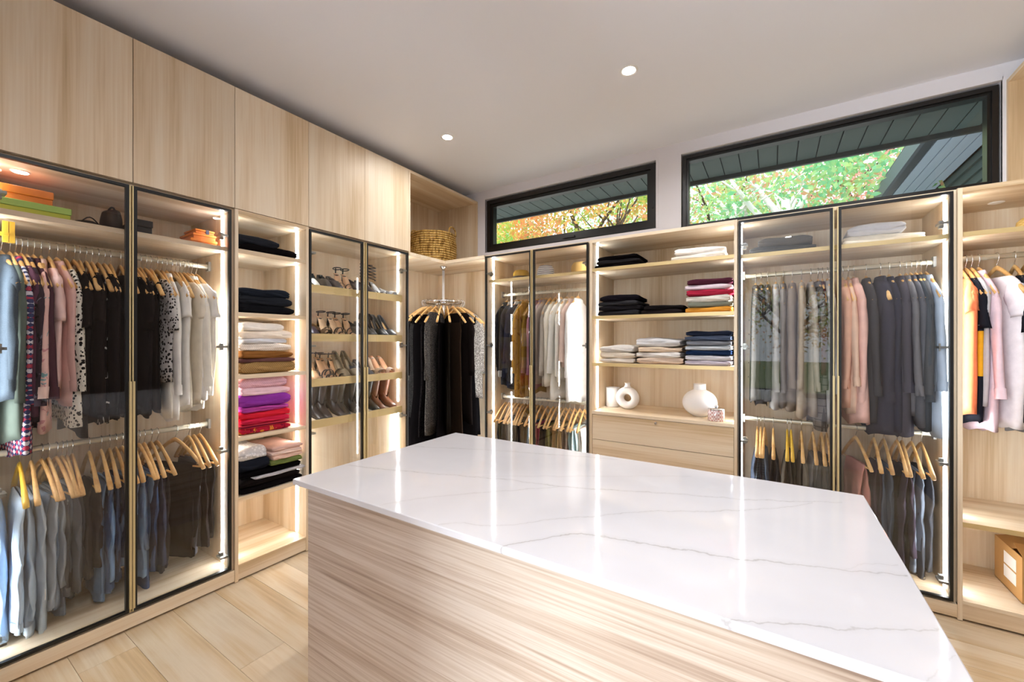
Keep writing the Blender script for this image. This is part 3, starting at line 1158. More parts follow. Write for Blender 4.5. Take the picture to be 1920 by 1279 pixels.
def run_rail(items, where, railname, locf, yaw0, group, hgroup, rng):
    """items: (position, kind, description, material, hem, extra)"""
    for i, it in enumerate(items):
        pos, kind, desc, mat, hem = it[:5]
        ex = it[5] if len(it) > 5 else {}
        yaw = yaw0 + ex.get('yaw', rng.uniform(-0.09, 0.09))
        loc = locf(pos)
        od = ORD[i]
        short = ex.get('short', desc)
        sx = 1.0 if yaw0 == 0 else 0.88     # the back units are shallower and take narrower hangers
        hh = hanger(loc, yaw, 'wooden hanger holding %s, %s from left on %s' % (short, od, railname), hgroup, bar=(kind == 'trousers' or ex.get('bar', False)), mat=ex.get('hmat'))
        hh.scale = (sx, 1, 1)
        if kind is None:
            continue
        if kind == 'trousers':
            o = trousers(mat, hem, 17 * i + len(where), ex.get('w', 0.14), ex.get('mat2'), ex.get('name', 'trousers'), ragged=ex.get('ragged', False))
            cat = ex.get('cat', 'trousers')
        else:
            o = garment(kind, mat, hem, 13 * i + len(where), ex.get('mat2'), ex.get('width', 1.0), ex.get('thick', 1.0), ex.get('name'))
            cat = ex.get('cat', dict(shirt='shirt', tee='shirt', jacket='jacket', coat='coat', top='top', dress='dress', dresssl='dress', cardigan='cardigan')[kind])
        o.location = loc
        o.rotation_euler = (0, 0, yaw)
        o.scale = (sx, 1, 1)
        tag(o, '%s hanging %s from left on %s' % (desc, od, railname), cat, group)
        if ex.get('papertag'):
            MB().box(0.10, 0.165, -0.043, -0.041, -0.199 - hem + 0.06, -0.199 - hem + 0.11).build('paper_tag', CER, o, local=True)


rg = random.Random(5)
BK = F('#120f10'); BK2 = F('#191413'); BK3 = F('#0d0b0c')
NAVY = F('#262a3a'); CHAR = F('#35353a')
WHT = F('#f2efea'); CRM = F('#efe6d4'); IVO = F('#f6f1e4')
# ---- left wardrobe, upper rail
A_UP = [
    (0.318, 'shirt', 'heather blue-grey sweatshirt', F('#3a4450', 'heather', '#5f6b76'), 0.72, dict(thick=1.5, yaw=0.12, name='sweatshirt', short='heather sweatshirt')),
    (0.343, 'cardigan', 'long sage grey cardigan', F('#5f6a63'), 0.90, dict(short='sage cardigan')),
    (0.360, 'shirt', 'red and navy plaid shirt', F('#3a3f63', 'plaid', '#b5455a', '#d9d4de'), 0.97, dict(short='plaid shirt')),
    (0.377, 'tee', 'plum knit top', F('#5b3c4d'), 0.80, dict(name='knit_top', cat='top')),
    (0.394, 'shirt', 'dark printed blouse', F('#3a3038', 'floral', '#6b6470', '#1c181c'), 0.82, dict(name='blouse')),
    (0.414, 'shirt', 'maroon brown shirt', F('#4b2f38'), 0.86, {}),
    (0.438, 'shirt', 'pink blouse with teal flowers', F('#e6bdb4', 'floral', '#7fa3a5', '#c98f92'), 0.86, dict(name='blouse', mat2=F('#f0cfc4'), short='flowered pink blouse')),
    (0.463, 'tee', 'pale pink short-sleeved blouse', F('#eccac4'), 0.66, dict(name='blouse', short='pale pink blouse')),
    (0.488, 'shirt', 'blush cotton shirt', F('#dfb7ae'), 0.74, {}),
    (0.516, 'dresssl', 'black and ivory geometric tunic', F('#d8d2c6', 'geo', '#1a1718'), 0.84, dict(name='tunic', cat='tunic', short='geometric tunic')),
    (0.545, 'top', 'black sleeveless top', BK, 0.90, {}),
    (0.566, 'tee', 'black tee', BK2, 0.80, {}),
    (0.588, 'top', 'soft black camisole', BK3, 0.84, {}),
    (0.610, 'tee', 'brown-black knit top', F('#1d1716'), 0.82, dict(name='knit_top', cat='top')),
    (0.632, 'top', 'black top with white flower', F('#191516', 'floral', '#191516', '#d9d5d0'), 0.86, dict(short='flower-print top')),
    (0.655, 'tee', 'washed black tee', F('#1b1718'), 0.80, {}),
    (0.678, 'top', 'jet black vest top', BK3, 0.86, {}),
    (0.716, 'tee', 'dark brown tee', F('#221a1b'), 0.84, {}),
    (0.737, 'top', 'black silky camisole', F('#131011', rough=0.5), 0.85, {}),
    (0.757, 'tee', 'black ribbed top', BK, 0.80, dict(name='ribbed_top', cat='top')),
    (0.778, 'top', 'charcoal sleeveless top', F('#1d1a1b'), 0.86, {}),
    (0.799, 'tee', 'faded black tee', F('#1a1617'), 0.84, {}),
    (0.820, 'top', 'black draped top', BK2, 0.82, {}),
    (0.843, 'top', 'matte black vest', BK, 0.80, {}),
    (0.869, 'tee', 'black and white spotted blouse', F('#c9c6c4', 'geo', '#2b2a2c'), 0.66, dict(name='blouse', short='spotted blouse')),
    (0.892, 'top', 'ivory sleeveless blouse', IVO, 0.86, dict(width=1.12, name='blouse', cat='blouse')),
    (0.914, 'shirt', 'white cotton shirt', WHT, 0.88, {}),
    (0.935, 'top', 'off-white silk top', F('#efe9de'), 0.80, dict(width=1.1)),
    (0.955, 'tee', 'white short-sleeved blouse', WHT, 0.82, dict(name='blouse', cat='blouse')),
    (0.974, 'top', 'cream pleated top', CRM, 0.84, dict(width=1.1)),
    (0.994, 'tee', 'cream cotton tee', CRM, 0.83, {}),
    (1.014, 'shirt', 'ivory long-sleeved blouse', IVO, 0.86, dict(name='blouse', cat='blouse')),
    (1.034, 'shirt', 'bright white shirt', F('#f8f6f2'), 0.80, {}),
    (1.056, 'tee', 'white jersey top', WHT, 0.78, dict(name='jersey_top', cat='top'))]
run_rail(A_UP, 'A', 'left wardrobe upper rail', lambda p: (XL - 0.285, p, 1.868), 0.0, 'clothes on the upper rail of the left wardrobe', 'hangers on the upper rail of the left wardrobe', rg)
# ---- left wardrobe, lower rail
D1 = F('#7899bd', 'denim', '#b9cde0'); D2 = F('#46648a', 'denim', '#7f9ab8'); D3 = F('#2c3f63', 'denim', '#526a90'); D4 = F('#20283f', 'denim', '#384562'); DG = F('#60728a', 'denim', '#93a5b8'); DK = F('#201f23', 'denim', '#36343a')
jn = lambda **k: dict(dict(name='jeans', cat='jeans'), **k)
A_LO = [
    (0.300, 'trousers', 'light blue jeans', D1, 0.60, jn(w=0.15, yaw=-0.1)),
    (0.372, 'trousers', 'pale washed blue jeans', F('#8fabc6', 'denim', '#cbdae8'), 0.56, jn(w=0.19, yaw=-0.04, hmat=YEL)),
    (0.408, 'trousers', 'frayed light denim jeans', F('#9aaec2', 'denim', '#cdd8e1'), 0.60, jn(w=0.17, ragged=True)),
    (0.440, 'trousers', 'grey-blue jeans', DG, 0.55, jn(w=0.12)),
    (0.462, 'trousers', 'stonewashed grey jeans', F('#7d8894', 'denim', '#aab3bc'), 0.52, jn(w=0.15, papertag=True)),
    (0.488, 'trousers', 'slate grey jeans', F('#454e5a', 'denim', '#6c7682'), 0.58, jn(w=0.14)),
    (0.506, 'trousers', 'ash grey chinos', F('#55575b'), 0.50, dict(w=0.13)),
    (0.522, 'trousers', 'grey striped trousers', F('#767b84', 'stripe', '#a0a5ac'), 0.48, dict(w=0.13)),
    (0.540, 'trousers', 'mid grey trousers', F('#3f4147'), 0.52, dict(w=0.12)),
    (0.600, 'trousers', 'brown-black trousers', F('#352d2b'), 0.46, dict(w=0.12)),
    (0.644, 'trousers', 'flared blue jeans', D2, 0.60, jn(w=0.14)),
    (0.676, 'trousers', 'deep blue jeans', D3, 0.56, jn(w=0.13)),
    (0.700, 'trousers', 'inky blue jeans', D4, 0.52, jn(w=0.13)),
    (0.725, 'trousers', 'blue cropped jeans', D2, 0.46, jn(w=0.13)),
    (0.772, 'trousers', 'faded indigo jeans', F('#4d607d', 'denim', '#7f90aa'), 0.50, jn(w=0.12)),
    (0.794, 'trousers', 'mid blue jeans', F('#54708f', 'denim', '#8ba3bd'), 0.54, jn(w=0.14)),
    (0.816, 'trousers', 'flared dark blue jeans', D3, 0.62, jn(w=0.15)),
    (0.846, 'trousers', 'blue-black jeans', F('#262a38', 'denim', '#3d4152'), 0.54, jn(w=0.13)),
    (0.872, 'trousers', 'ripped black jeans', DK, 0.56, jn(w=0.13)),
    (0.955, 'trousers', 'black leggings', BK, 0.52, dict(w=0.16, name='leggings', cat='leggings', yaw=0.3)),
    (1.020, 'trousers', 'black jeans', DK, 0.54, jn(w=0.13)),
    (1.046, 'trousers', 'dark grey coated jeans', F('#33343b', 'denim', '#6a6d78'), 0.54, jn(w=0.12)),
    (1.076, 'trousers', 'black slim trousers', BK2, 0.50, dict(w=0.12))]
run_rail(A_LO, 'AL', 'left wardrobe lower rail', lambda p: (XL - 0.285, p, 0.905), 0.0, 'trousers on the lower rail of the left wardrobe', 'hangers on the lower rail of the left wardrobe', rg)

# ---- corner round rail: dresses hung radially
DRS = [('black jersey dress', BK, 'dress', 1.35), ('black velvet dress', F('#100d10'), 'dress', 1.30), ('navy long dress', F('#1d2340'), 'dresssl', 1.38), ('black wrap dress', BK2, 'dresssl', 1.30),
       ('black chiffon dress', F('#1c1a1c', rough=0.6), 'dress', 1.40), ('black satin gown', F('#131113', rough=0.45), 'dress', 1.45), ('black dress with silver bead strands', F('#141214', 'sequin', '#343230'), 'dress', 1.10),
       ('black crepe dress', BK3, 'dress', 1.42), ('black lace dress', F('#1a1718', 'geo', '#0c0b0c'), 'dress', 1.25), ('charcoal sequined dress', F('#242120', 'sequin', '#6b645e'), 'dresssl', 1.22),
       ('black pleated dress', BK, 'dress', 1.36), ('black cocktail dress', F('#17130f'), 'dress', 1.20), ('dark brown dress', F('#2a2019'), 'dress', 1.30),
       ('black knit dress', BK2, 'dresssl', 1.15), ('black halter gown', BK3, 'dress', 1.44), ('silver-grey sequined dress', F('#6b6560', 'sequin', '#e4ded6'), 'dresssl', 0.95), ('black tulle dress', F('#1b1a1d'), 'dress', 1.34),
       ('black shift dress', BK, 'dress', 1.18), ('inky blue dress', F('#171b2e'), 'dress', 1.32), ('black tea dress', BK2, 'dress', 1.26), ('black sheath dress', BK3, 'dress', 1.22), ('black maxi dress', BK, 'dress', 1.42)]
nD = len(DRS)
for i, (desc, mat, kind, hem) in enumerate(DRS):
    # i = 0 is the one at the left seen from the room, going round past the front to the right and back
    ang = math.radians(-135 - 90 + 8) + i * 2 * PI / nD + 0.02 * math.sin(5 * i)
    loc = (CX + CRAD * math.cos(ang), CY + CRAD * math.sin(ang), CZ)
    yaw = ang + rg.uniform(-0.08, 0.08)
    side = 'front' if 0 <= i <= nD * 0.5 else 'rear'
    hanger(loc, yaw, 'wooden hanger holding %s on the round corner rail' % desc, 'hangers on the round corner rail')
    o = garment(kind, mat, hem, 31 * i + 3, width=0.92)
    o.location = loc
    o.rotation_euler = (0, 0, yaw)
    tag(o, '%s hanging on the round corner rail' % desc, 'dress', 'dresses on the round corner rail')

# ---- back wardrobe beside the corner
D_UP = [
    (-2.100, 'jacket', 'black blazer', F('#1f1d20'), 0.72, dict(yaw=PI / 2 * -1 + 0.0 + PI / 2)),
    (-2.046, 'jacket', 'black denim jacket, pale cuffs', F('#26262a', 'denim', '#3c3c42'), 0.84, dict(mat2=F('#c9cac8'), short='black denim jacket', yaw=0.03)),
    (-2.004, 'jacket', 'charcoal jacket', F('#34343a'), 0.78, {}),
    (-1.968, 'jacket', 'blue-black jacket', F('#25283a'), 0.86, dict(mat2=F('#d7d6d2'))),
    (-1.930, 'shirt', 'grey-green shirt', F('#8a8a7b'), 0.72, {}),
    (-1.893, 'shirt', 'mustard yellow shirt', F('#b98932', 'floral', '#9a6b2a', '#c99c45'), 0.92, {}),
    (-1.801, 'shirt', 'dark mustard blouse', F('#8a6a2d'), 0.90, dict(name='blouse', cat='blouse')),
    (-1.765, 'shirt', 'dusty rose shirt', F('#9d6f7b'), 0.84, {}),
    (-1.730, 'jacket', 'mauve jacket', F('#bba3a6'), 0.72, {}),
    (-1.690, 'jacket', 'taupe jacket', F('#a8998f'), 0.78, {}),
    (-1.648, 'cardigan', 'stone grey cardigan', F('#b5ada2'), 0.80, {}),
    (-1.600, 'cardigan', 'long cream cardigan', F('#ece6d8'), 0.80, dict(thick=1.3)),
    (-1.545, 'shirt', 'white linen shirt', F('#ece9e2'), 0.92, dict(thick=1.2)),
    (-1.490, 'shirt', 'ivory blouse', F('#f0ece2'), 0.78, dict(name='blouse', cat='blouse')),
    (-1.440, 'shirt', 'blush blouse with tied cuffs', F('#d9bfb3'), 0.66, dict(name='blouse', cat='blouse', short='blush blouse', thick=1.3)),
    (-1.385, 'shirt', 'bright white long shirt', F('#efedea'), 0.94, dict(width=1.08, thick=1.3))]
D_UP[0][5]['yaw'] = 0.02
run_rail(D_UP, 'D', 'corner-side wardrobe upper rail', lambda p: (p, YB + 0.260, 1.850), PI / 2, 'clothes on the upper rail of the wardrobe beside the corner', 'hangers on the upper rail of the wardrobe beside the corner', rg)
cl = [('black trousers', BK), ('black suit trousers', BK2), ('jet black trousers', BK3), ('soft black trousers', BK), ('charcoal trousers', CHAR), ('black cigarette trousers', BK2), ('dark grey trousers', F('#2e2e33')), ('black wide trousers', BK3),
      ('blue trousers', F('#4c7597')), ('navy trousers', F('#2c3550')), ('raspberry trousers', F('#b04a63')), ('dark brown trousers', F('#4a3a2e')), ('olive trousers', F('#6b6438')), ('tan trousers', F('#a3865c')), ('khaki trousers', F('#8b7a52')),
      ('camel trousers', F('#b79a6a')), ('mocha trousers', F('#6d5a4c')), ('pale aqua trousers', F('#a9cad0')), ('ice blue trousers', F('#c6dde2')), ('white trousers', WHT)]
px = [-2.120, -2.080, -2.040, -2.005, -1.970, -1.935, -1.90, -1.868, -1.801, -1.770, -1.735, -1.675, -1.622, -1.584, -1.543, -1.506, -1.463, -1.418, -1.372, -1.330]
run_rail([(p, 'trousers', c[0], c[1], 0.46, dict(w=0.13, yaw=rg.uniform(-0.03, 0.12))) for p, c in zip(px, cl)], 'DL', 'corner-side wardrobe lower rail', lambda p: (p, YB + 0.260, 0.897), PI / 2,
         'trousers on the lower rail of the wardrobe beside the corner', 'hangers on the lower rail of the wardrobe beside the corner', rg)

# ---- back wardrobe under the long window
F_UP = [
    (-0.098, 'jacket', 'dark tweed jacket', F('#3d3c3c', 'heather', '#5f5b55'), 0.84, {}),
    (-0.067, 'jacket', 'black wool jacket', F('#262629'), 0.86, {}),
    (-0.030, 'jacket', 'dark grey jacket', F('#4a4a4c'), 0.84, {}),
    (0.016, 'jacket', 'pale grey jacket', F('#a9a7a6'), 0.88, {}),
    (0.058, 'jacket', 'dove grey jacket', F('#8f8a88'), 0.86, {}),
    (0.107, 'jacket', 'taupe brown jacket', F('#857a70'), 0.88, dict(thick=1.2)),
    (0.156, 'jacket', 'beige jacket', F('#b5a897'), 0.90, {}),
    (0.203, 'jacket', 'sand grey jacket', F('#a39a8e'), 0.88, {}),
    (0.240, 'jacket', 'grey windowpane check jacket', F('#66625f', 'check', '#3c3a3a'), 0.96, dict(short='check jacket', thick=1.2)),
    (0.263, 'shirt', 'dark maroon shirt', F('#4a2729'), 0.70, {}),
    (0.287, 'jacket', 'light grey button jacket', F('#b8b5b1'), 0.92, dict(thick=1.2, short='light grey jacket')),
    (0.362, 'shirt', 'peach blouse', F('#dcab92'), 0.82, dict(thick=1.3, name='blouse', cat='blouse')),
    (0.388, 'shirt', 'pale peach shirt', F('#e3c0a8'), 0.86, {}),
    (0.414, 'coat', 'flared pink coat', F('#e2b7ab'), 0.92, dict(yaw=0.10)),
    (0.472, 'jacket', 'charcoal blazer', F('#3b3a3d'), 0.92, {}),
    (0.536, 'coat', 'navy charcoal overcoat', F('#33333f'), 0.98, dict(thick=1.5, yaw=0.05, width=0.94)),
    (0.575, 'jacket', 'midnight navy blazer', F('#282b3a'), 0.96, {}),
    (0.622, 'jacket', 'slate violet blazer', F('#41404a'), 0.98, dict(thick=1.3)),
    (0.648, 'jacket', 'mid grey blazer', F('#6f6e72'), 0.86, {}),
    (0.668, 'jacket', 'steel grey blazer', F('#5a5b62'), 0.90, {}),
    (0.690, 'jacket', 'dark slate blazer', F('#3e444b'), 0.92, {}),
    (0.709, 'jacket', 'graphite blazer', F('#47484b'), 0.92, dict(thick=1.2)),
    (0.732, 'shirt', 'light blue shirt', F('#b9c9dd'), 0.94, {})]
run_rail(F_UP, 'F', 'upper rail under long window', lambda p: (p, YB + 0.260, 1.856), -PI / 2, 'jackets on the upper rail of the wardrobe under the long window', 'hangers on the upper rail of the wardrobe under the long window', rg)
fl_ = [('navy tuxedo trousers', F('#39414f')), ('slate striped trousers', F('#4b5560', 'stripe', '#3d454f')), ('steel blue trousers', F('#5b6b80')), ('anthracite trousers', F('#33343a')), ('mustard-hung grey trousers', F('#5a544c')), ('dark olive trousers', F('#45433a')),
       ('brown-grey trousers', F('#5c5750')), ('smoke grey trousers', F('#6e6e74')), ('ink trousers', F('#2d2f38')), ('dark taupe trousers', F('#4d4744')), ('pink pleated trousers', F('#c98f86')), ('aubergine trousers', F('#3c2f3c')), ('denim blue trousers', F('#55647a')),
       ('black dress trousers', BK), ('dark plum trousers', F('#3a3340')), ('faded denim jeans', F('#4a5462', 'denim', '#7e8896')), ('charcoal wool trousers', F('#3d3f45'))]
pf = [-0.088, -0.068, -0.046, 0.003, 0.080, 0.100, 0.155, 0.214, 0.258, 0.284, 0.425, 0.508, 0.552, 0.611, 0.632, 0.672, 0.712]
run_rail([(p, 'trousers', c[0], c[1], (0.50, 0.58, 0.54)[i % 3] + (0.06 if i > 10 else 0), dict(w=0.13, yaw=rg.uniform(-0.05, 0.05) + (0.25 if i == 10 else 0), hmat=YEL if i in (4, 5) else None, short=c[0])) for i, (p, c) in enumerate(zip(pf, fl_))],
         'FL', 'lower rail under long window', lambda p: (p, YB + 0.260, 0.890), -PI / 2, 'trousers on the lower rail of the wardrobe under the long window', 'hangers on the lower rail of the wardrobe under the long window', rg)
# ---- open bay
G_UP = [
    (0.866, 'tee', 'orange tee', F('#e8845a'), 0.84, {}),
    (0.888, 'tee', 'black and yellow polo', F('#22232a', 'blocks', '#e3a72c', '#22232a'), 0.88, dict(short='black polo', name='polo_shirt')),
    (0.910, 'tee', 'light grey tee', F('#b9b7ba'), 0.80, {}),
    (0.936, 'shirt', 'pale lilac pink shirt', F('#dcc3cc'), 0.92, {}),
    (1.003, 'tee', 'white tee with pink tint', F('#f3ecef'), 0.90, dict(thick=1.6, short='white tee', yaw=0.2, width=0.93)),
    (1.066, 'tee', 'black sports top', F('#25262b'), 0.86, dict(cat='top')),
    (1.104, 'tee', 'grey polo with yellow collar', F('#8f8f94'), 0.92, dict(mat2=F('#e0c63a'), name='polo_shirt', short='grey polo', thick=1.5, width=0.92, yaw=0.0)),
    (1.175, 'tee', 'dark blue tee', F('#3b4460'), 0.9, {})]
run_rail(G_UP, 'G', 'rail of far right bay', lambda p: (p, YB + 0.260, 1.862), -PI / 2, 'shirts in the far right bay', 'hangers in the far right bay', rg)


# ------------------------------------------------------------------ folded clothes
def folded(wd, dp, h, seed, mat, name, layers=2):
    rr = random.Random(seed)
    rings = []
    n = 28
    st = [(0.0, 0.25), (0.012, 0.72), (0.035, 0.96), (0.08, 1.0), (0.3, 1.0), (0.6, 1.0), (0.9, 0.97), (0.97, 0.8), (1.0, 0.3)]
    ph = rr.uniform(0, 6)
    for t, s in st:
        y = -dp / 2 + dp * t
        ring = []
        for k in range(n):
            a = 2 * PI * k / n
            c, sn = math.cos(a), math.sin(a)
            x = wd / 2 * math.copysign(abs(c) ** 0.38, c)
            z = 0.5 * math.copysign(abs(sn) ** 0.62, sn)
            lobe = 1.0
            if abs(c) > 0.75:   # the side shows the edges of the folded layers
                lobe = 1 - 0.055 * (1 + math.cos(2 * PI * layers * (z + 0.5))) / 2
            x *= lobe * (0.97 + 0.03 * s) * (1 + 0.012 * math.sin(9 * t + seed))
            sag = 0.20 * math.sin(x * 13 + ph) + 0.12 * math.sin(x * 29 + 2 * ph + 4 * t) + 0.1 * math.sin(7 * t + ph)
            zz = (z * s + 0.5) * h
            if z > 0:
                zz += h * sag * 0.55 * (2 * z) * s
            front = 0.006 * math.sin(x * 23 + ph) * (1 - t)
            # crease between the folded layers on the front roll
            ring.append((x, y + front, zz))
        rings.append(ring)
    m = MB().rings(rings, True, True)
    o = m.build(name, mat, None, True)
    # a thin under-layer showing at the front, part of the fold
    lip = MB()
    rings = []
    for i in range(13):
        t = i / 12
        x = (t - 0.5) * wd * 0.93
        y = -dp / 2 + 0.004 + 0.005 * math.sin(9 * t + ph)
        zc = h * (0.40 + 0.10 * math.sin(5 * t + ph))
        rings.append([(x, y - 0.004, zc - h * 0.20), (x, y - 0.009, zc), (x, y - 0.004, zc + h * 0.16), (x, y + 0.02, zc + h * 0.1), (x, y + 0.02, zc - h * 0.15)])
    lip.rings(rings, True, True)
    lip.build('folded_edge', mat, o, True, local=True)
    return o


def stack(items, place_pt, yaw, where, group, width, depth, z0, seed, posname):
    """items from the bottom up: (description, name, category, material, height, width factor, offset)"""
    z = z0
    N = len(items)
    for i, it in enumerate(items):
        desc, nm, cat, mat, h = it[:5]
        wf_ = it[5] if len(it) > 5 else 1.0
        off = it[6] if len(it) > 6 else 0.0
        o = folded(width * wf_, depth, h, seed + 7 * i, mat, nm)
        x, y = place_pt(off)
        o.location = (x, y, z + 0.0006)
        o.rotation_euler = (0, 0, yaw + 0.05 * math.sin(seed + 3 * i))
        pos = ('topmost' if i == N - 1 else 'lowest' if i == 0 else ORD[i] + ' from bottom')
        if N == 1:
            lab = 'folded %s %s' % (desc, posname)
        else:
            lab = 'folded %s, %s %s' % (desc, pos, posname)
        tag(o, lab, cat, group)
        z += h * 0.93
    return z


SW = lambda d, m, h, wf_=1.0, off=0.0, nm='folded_sweater', cat='sweater': (d, nm, cat, m, h, wf_, off)
JE = lambda d, m, h, wf_=1.0, off=0.0: (d, 'folded_jeans', 'jeans', m, h, wf_, off)
TS = lambda d, m, h, wf_=1.0, off=0.0: (d, 'folded_tee', 'shirt', m, h, wf_, off)
LP = lambda yc, dd=0.0: (lambda off: (XL - 0.19 - dd, yc + off))
BPx = lambda xc, dd=0.0: (lambda off: (xc + off, YB + 0.20 + dd))
gB = 'folded clothes on the left shelf column'
stack([JE('black leggings', BK, 0.050, 1.1, 0.015), JE('charcoal sweatpants', F('#26282e'), 0.055, 0.8, -0.05)], LP(1.345), PI / 2, 'B', gB, 0.33, 0.30, 1.957, 3, 'on the left column, top shelf')
stack([JE('black jeans', F('#17171a'), 0.055, 1.08), JE('dark grey jeans', F('#25272c'), 0.055, 1.0), JE('blue-black jeans', F('#1f232b'), 0.055, 0.95, -0.01)], LP(1.34), PI / 2, 'B', gB, 0.33, 0.32, 1.583, 9, 'on the left column, second shelf')
stack([SW('tan cable-knit sweater', F('#b08f5e', 'knit', '#8d6d42'), 0.072, 1.05), SW('mauve-brown sweater', F('#6d4a48'), 0.026, 1.1), SW('caramel brown sweater', F('#8a5c30'), 0.050, 1.0), SW('white ribbed sweater', F('#f3e9df', 'knit', '#e2d5c8'), 0.052, 0.98),
       SW('pale blue-grey sweater', F('#dcdde3'), 0.030, 0.85, -0.02), SW('fluffy cream sweater', F('#f3e6d6'), 0.052, 1.0), SW('soft white sweater', F('#f7f2ec'), 0.050, 0.78, -0.03)], LP(1.345), PI / 2, 'B', gB, 0.325, 0.32, 1.213, 21, 'on the left column, third shelf')
stack([SW('deep red patterned sweater', F('#b4243a', 'floral', '#7a1830', '#d98a3a'), 0.034, 1.0), SW('dark striped red sweater', F('#6e1a2c', 'stripe', '#c23b4c'), 0.026, 0.96), SW('crimson sweater', F('#cf2b4b'), 0.036, 0.95), SW('bright red sweater', F('#d92a3c'), 0.042, 1.0),
       SW('orchid sweater', F('#b4479a'), 0.036, 0.92), SW('purple sweater', F('#8d3aa0'), 0.072, 1.0), SW('pale pink sweater', F('#f0cdd6'), 0.050, 0.95), SW('pink ribbed sweater', F('#e6bcc8', 'knit', '#d9a8b8'), 0.062, 0.9, -0.01)], LP(1.335), PI / 2, 'B', gB, 0.315, 0.32, 0.847, 41, 'on the left column, fourth shelf')
z_ = stack([TS('black tee', BK, 0.040, 1.2), TS('black vest', BK2, 0.036, 1.15), TS('pale grey vest', F('#c9c4c8'), 0.022, 1.0, 0.06), TS('coal black tee', BK3, 0.040, 1.18)], LP(1.365), PI / 2, 'B', gB, 0.325, 0.34, 0.49, 57, 'on the left column, fifth shelf')
stack([TS('navy black tee', F('#20222a'), 0.075, 1.0), TS('silvery lace top', F('#cfcdd0', 'geo', '#e8e6e8'), 0.070, 0.95)], LP(1.262), PI / 2, 'B', gB, 0.175, 0.32, z_, 65, 'in the left pile, left column, fifth shelf')
stack([TS('olive green tee', F('#6d7a45'), 0.036, 1.0), TS('blush tee', F('#e3bfae'), 0.030, 0.98), TS('pale blush tee', F('#ecd0c4'), 0.032, 1.0), TS('rose beige tee', F('#d9b4a8'), 0.030, 0.98)], LP(1.462), PI / 2, 'B', gB, 0.205, 0.34, z_, 73, 'in the right pile, left column, fifth shelf')
# middle shelf unit on the back wall
gE = 'folded clothes on the middle shelf unit'
stack([JE('black jeans', BK, 0.030, 1.05), JE('black denim jeans', F('#1e1c1d', 'denim', '#2a2829'), 0.032, 1.0), JE('soft black jeans', BK3, 0.038, 0.92)], BPx(-0.985), 0, 'E', gE, 0.335, 0.30, 1.967, 81, 'in the left stack, middle unit\'s top shelf')
stack([SW('cream cotton sweater', F('#ede6dc'), 0.040, 1.0), SW('white sweater', F('#f6f2ee'), 0.045, 0.92)], BPx(-0.425), 0, 'E', gE, 0.35, 0.30, 1.967, 87, 'in the right stack, middle unit\'s top shelf')
stack([JE('dark grey jeans', F('#2b2a2d'), 0.040, 1.02), JE('black jeans', F('#1f1d20'), 0.040, 1.0), JE('charcoal jeans', F('#353437'), 0.034, 0.96), JE('jet black jeans', F('#18151a'), 0.045, 0.92)], BPx(-0.975), 0, 'E', gE, 0.325, 0.30, 1.605, 93, 'in the left stack, middle unit\'s second shelf')
stack([JE('brown-black trousers', F('#262020'), 0.032, 1.0), JE('black trousers', F('#191617'), 0.038, 0.95)], BPx(-0.660), 0, 'E', gE, 0.29, 0.30, 1.605, 99, 'in the middle stack, middle unit\'s second shelf')
stack([SW('mustard sweater', F('#d2923a'), 0.040, 1.02), SW('olive grey sweater', F('#77786a'), 0.034, 0.98), SW('oatmeal sweater', F('#d5d0c6'), 0.048, 0.98), SW('crimson sweater', F('#a52a40'), 0.044, 1.02), SW('pale lilac sweater', F('#dccbd4'), 0.034, 1.02), SW('maroon sweater', F('#4a2330'), 0.046, 0.98)], BPx(-0.362), 0, 'E', gE, 0.285, 0.30, 1.605, 105, 'in the right stack, middle unit\'s second shelf')
stack([SW('light beige sweater', F('#d9d0c6'), 0.036, 1.0), SW('sand knit sweater', F('#cbbca8', 'heather', '#e0d6c8'), 0.050, 1.0), SW('ivory grey sweater', F('#d5d1cc'), 0.050, 0.97)], BPx(-0.985), 0, 'E', gE, 0.27, 0.30, 1.250, 113, 'in the left stack, middle unit\'s third shelf')
stack([SW('oat marl sweater', F('#c4ab96', 'heather', '#ddc8b6'), 0.048, 1.0), SW('cream sweater', F('#dfdad5'), 0.042, 0.98), SW('pale sand sweater', F('#dcc6ae'), 0.042, 0.95), SW('silver grey sweater', F('#d0cfd0'), 0.064, 0.98)], BPx(-0.685), 0, 'E', gE, 0.32, 0.30, 1.250, 121, 'in the middle stack, middle unit\'s third shelf')
stack([SW('lilac grey sweater', F('#bfb6c0'), 0.034, 1.0), SW('pale grey sweater', F('#c6c4c8'), 0.038, 1.0), SW('deep blue sweater', F('#1d2d4a'), 0.036, 0.98), SW('light steel sweater', F('#bcc0c4'), 0.034, 1.0), SW('mid grey sweater', F('#77797f'), 0.036, 0.96), SW('slate blue sweater', F('#4c5568'), 0.034, 0.98), SW('dark navy sweater', F('#222838'), 0.036, 0.98)], BPx(-0.368), 0, 'E', gE, 0.29, 0.30, 1.250, 129, 'in the right stack, middle unit\'s third shelf')
# wardrobe under the long window, top shelf
gF = 'folded clothes on the shelf under the long window'
stack([SW('dark grey coat', F('#4a4a48'), 0.048, 1.0, 0.0, 'folded_coat', 'coat'), SW('brown-grey wool coat', F('#57534c'), 0.052, 0.82, 0.02, 'folded_coat', 'coat')], BPx(0.045, 0.08), 0, 'F', gF, 0.36, 0.32, 1.968, 141, 'on the shelf under the long window')
stack([SW('cream blanket', F('#ebe4d4'), 0.055, 1.0, 0.0, 'folded_blanket', 'blanket'), SW('pale grey blanket', F('#cfd0d6'), 0.060, 0.72, -0.02, 'folded_blanket', 'blanket')], BPx(0.520, 0.08), 0, 'F', gF, 0.36, 0.32, 1.968, 147, 'on the shelf right of the coats')


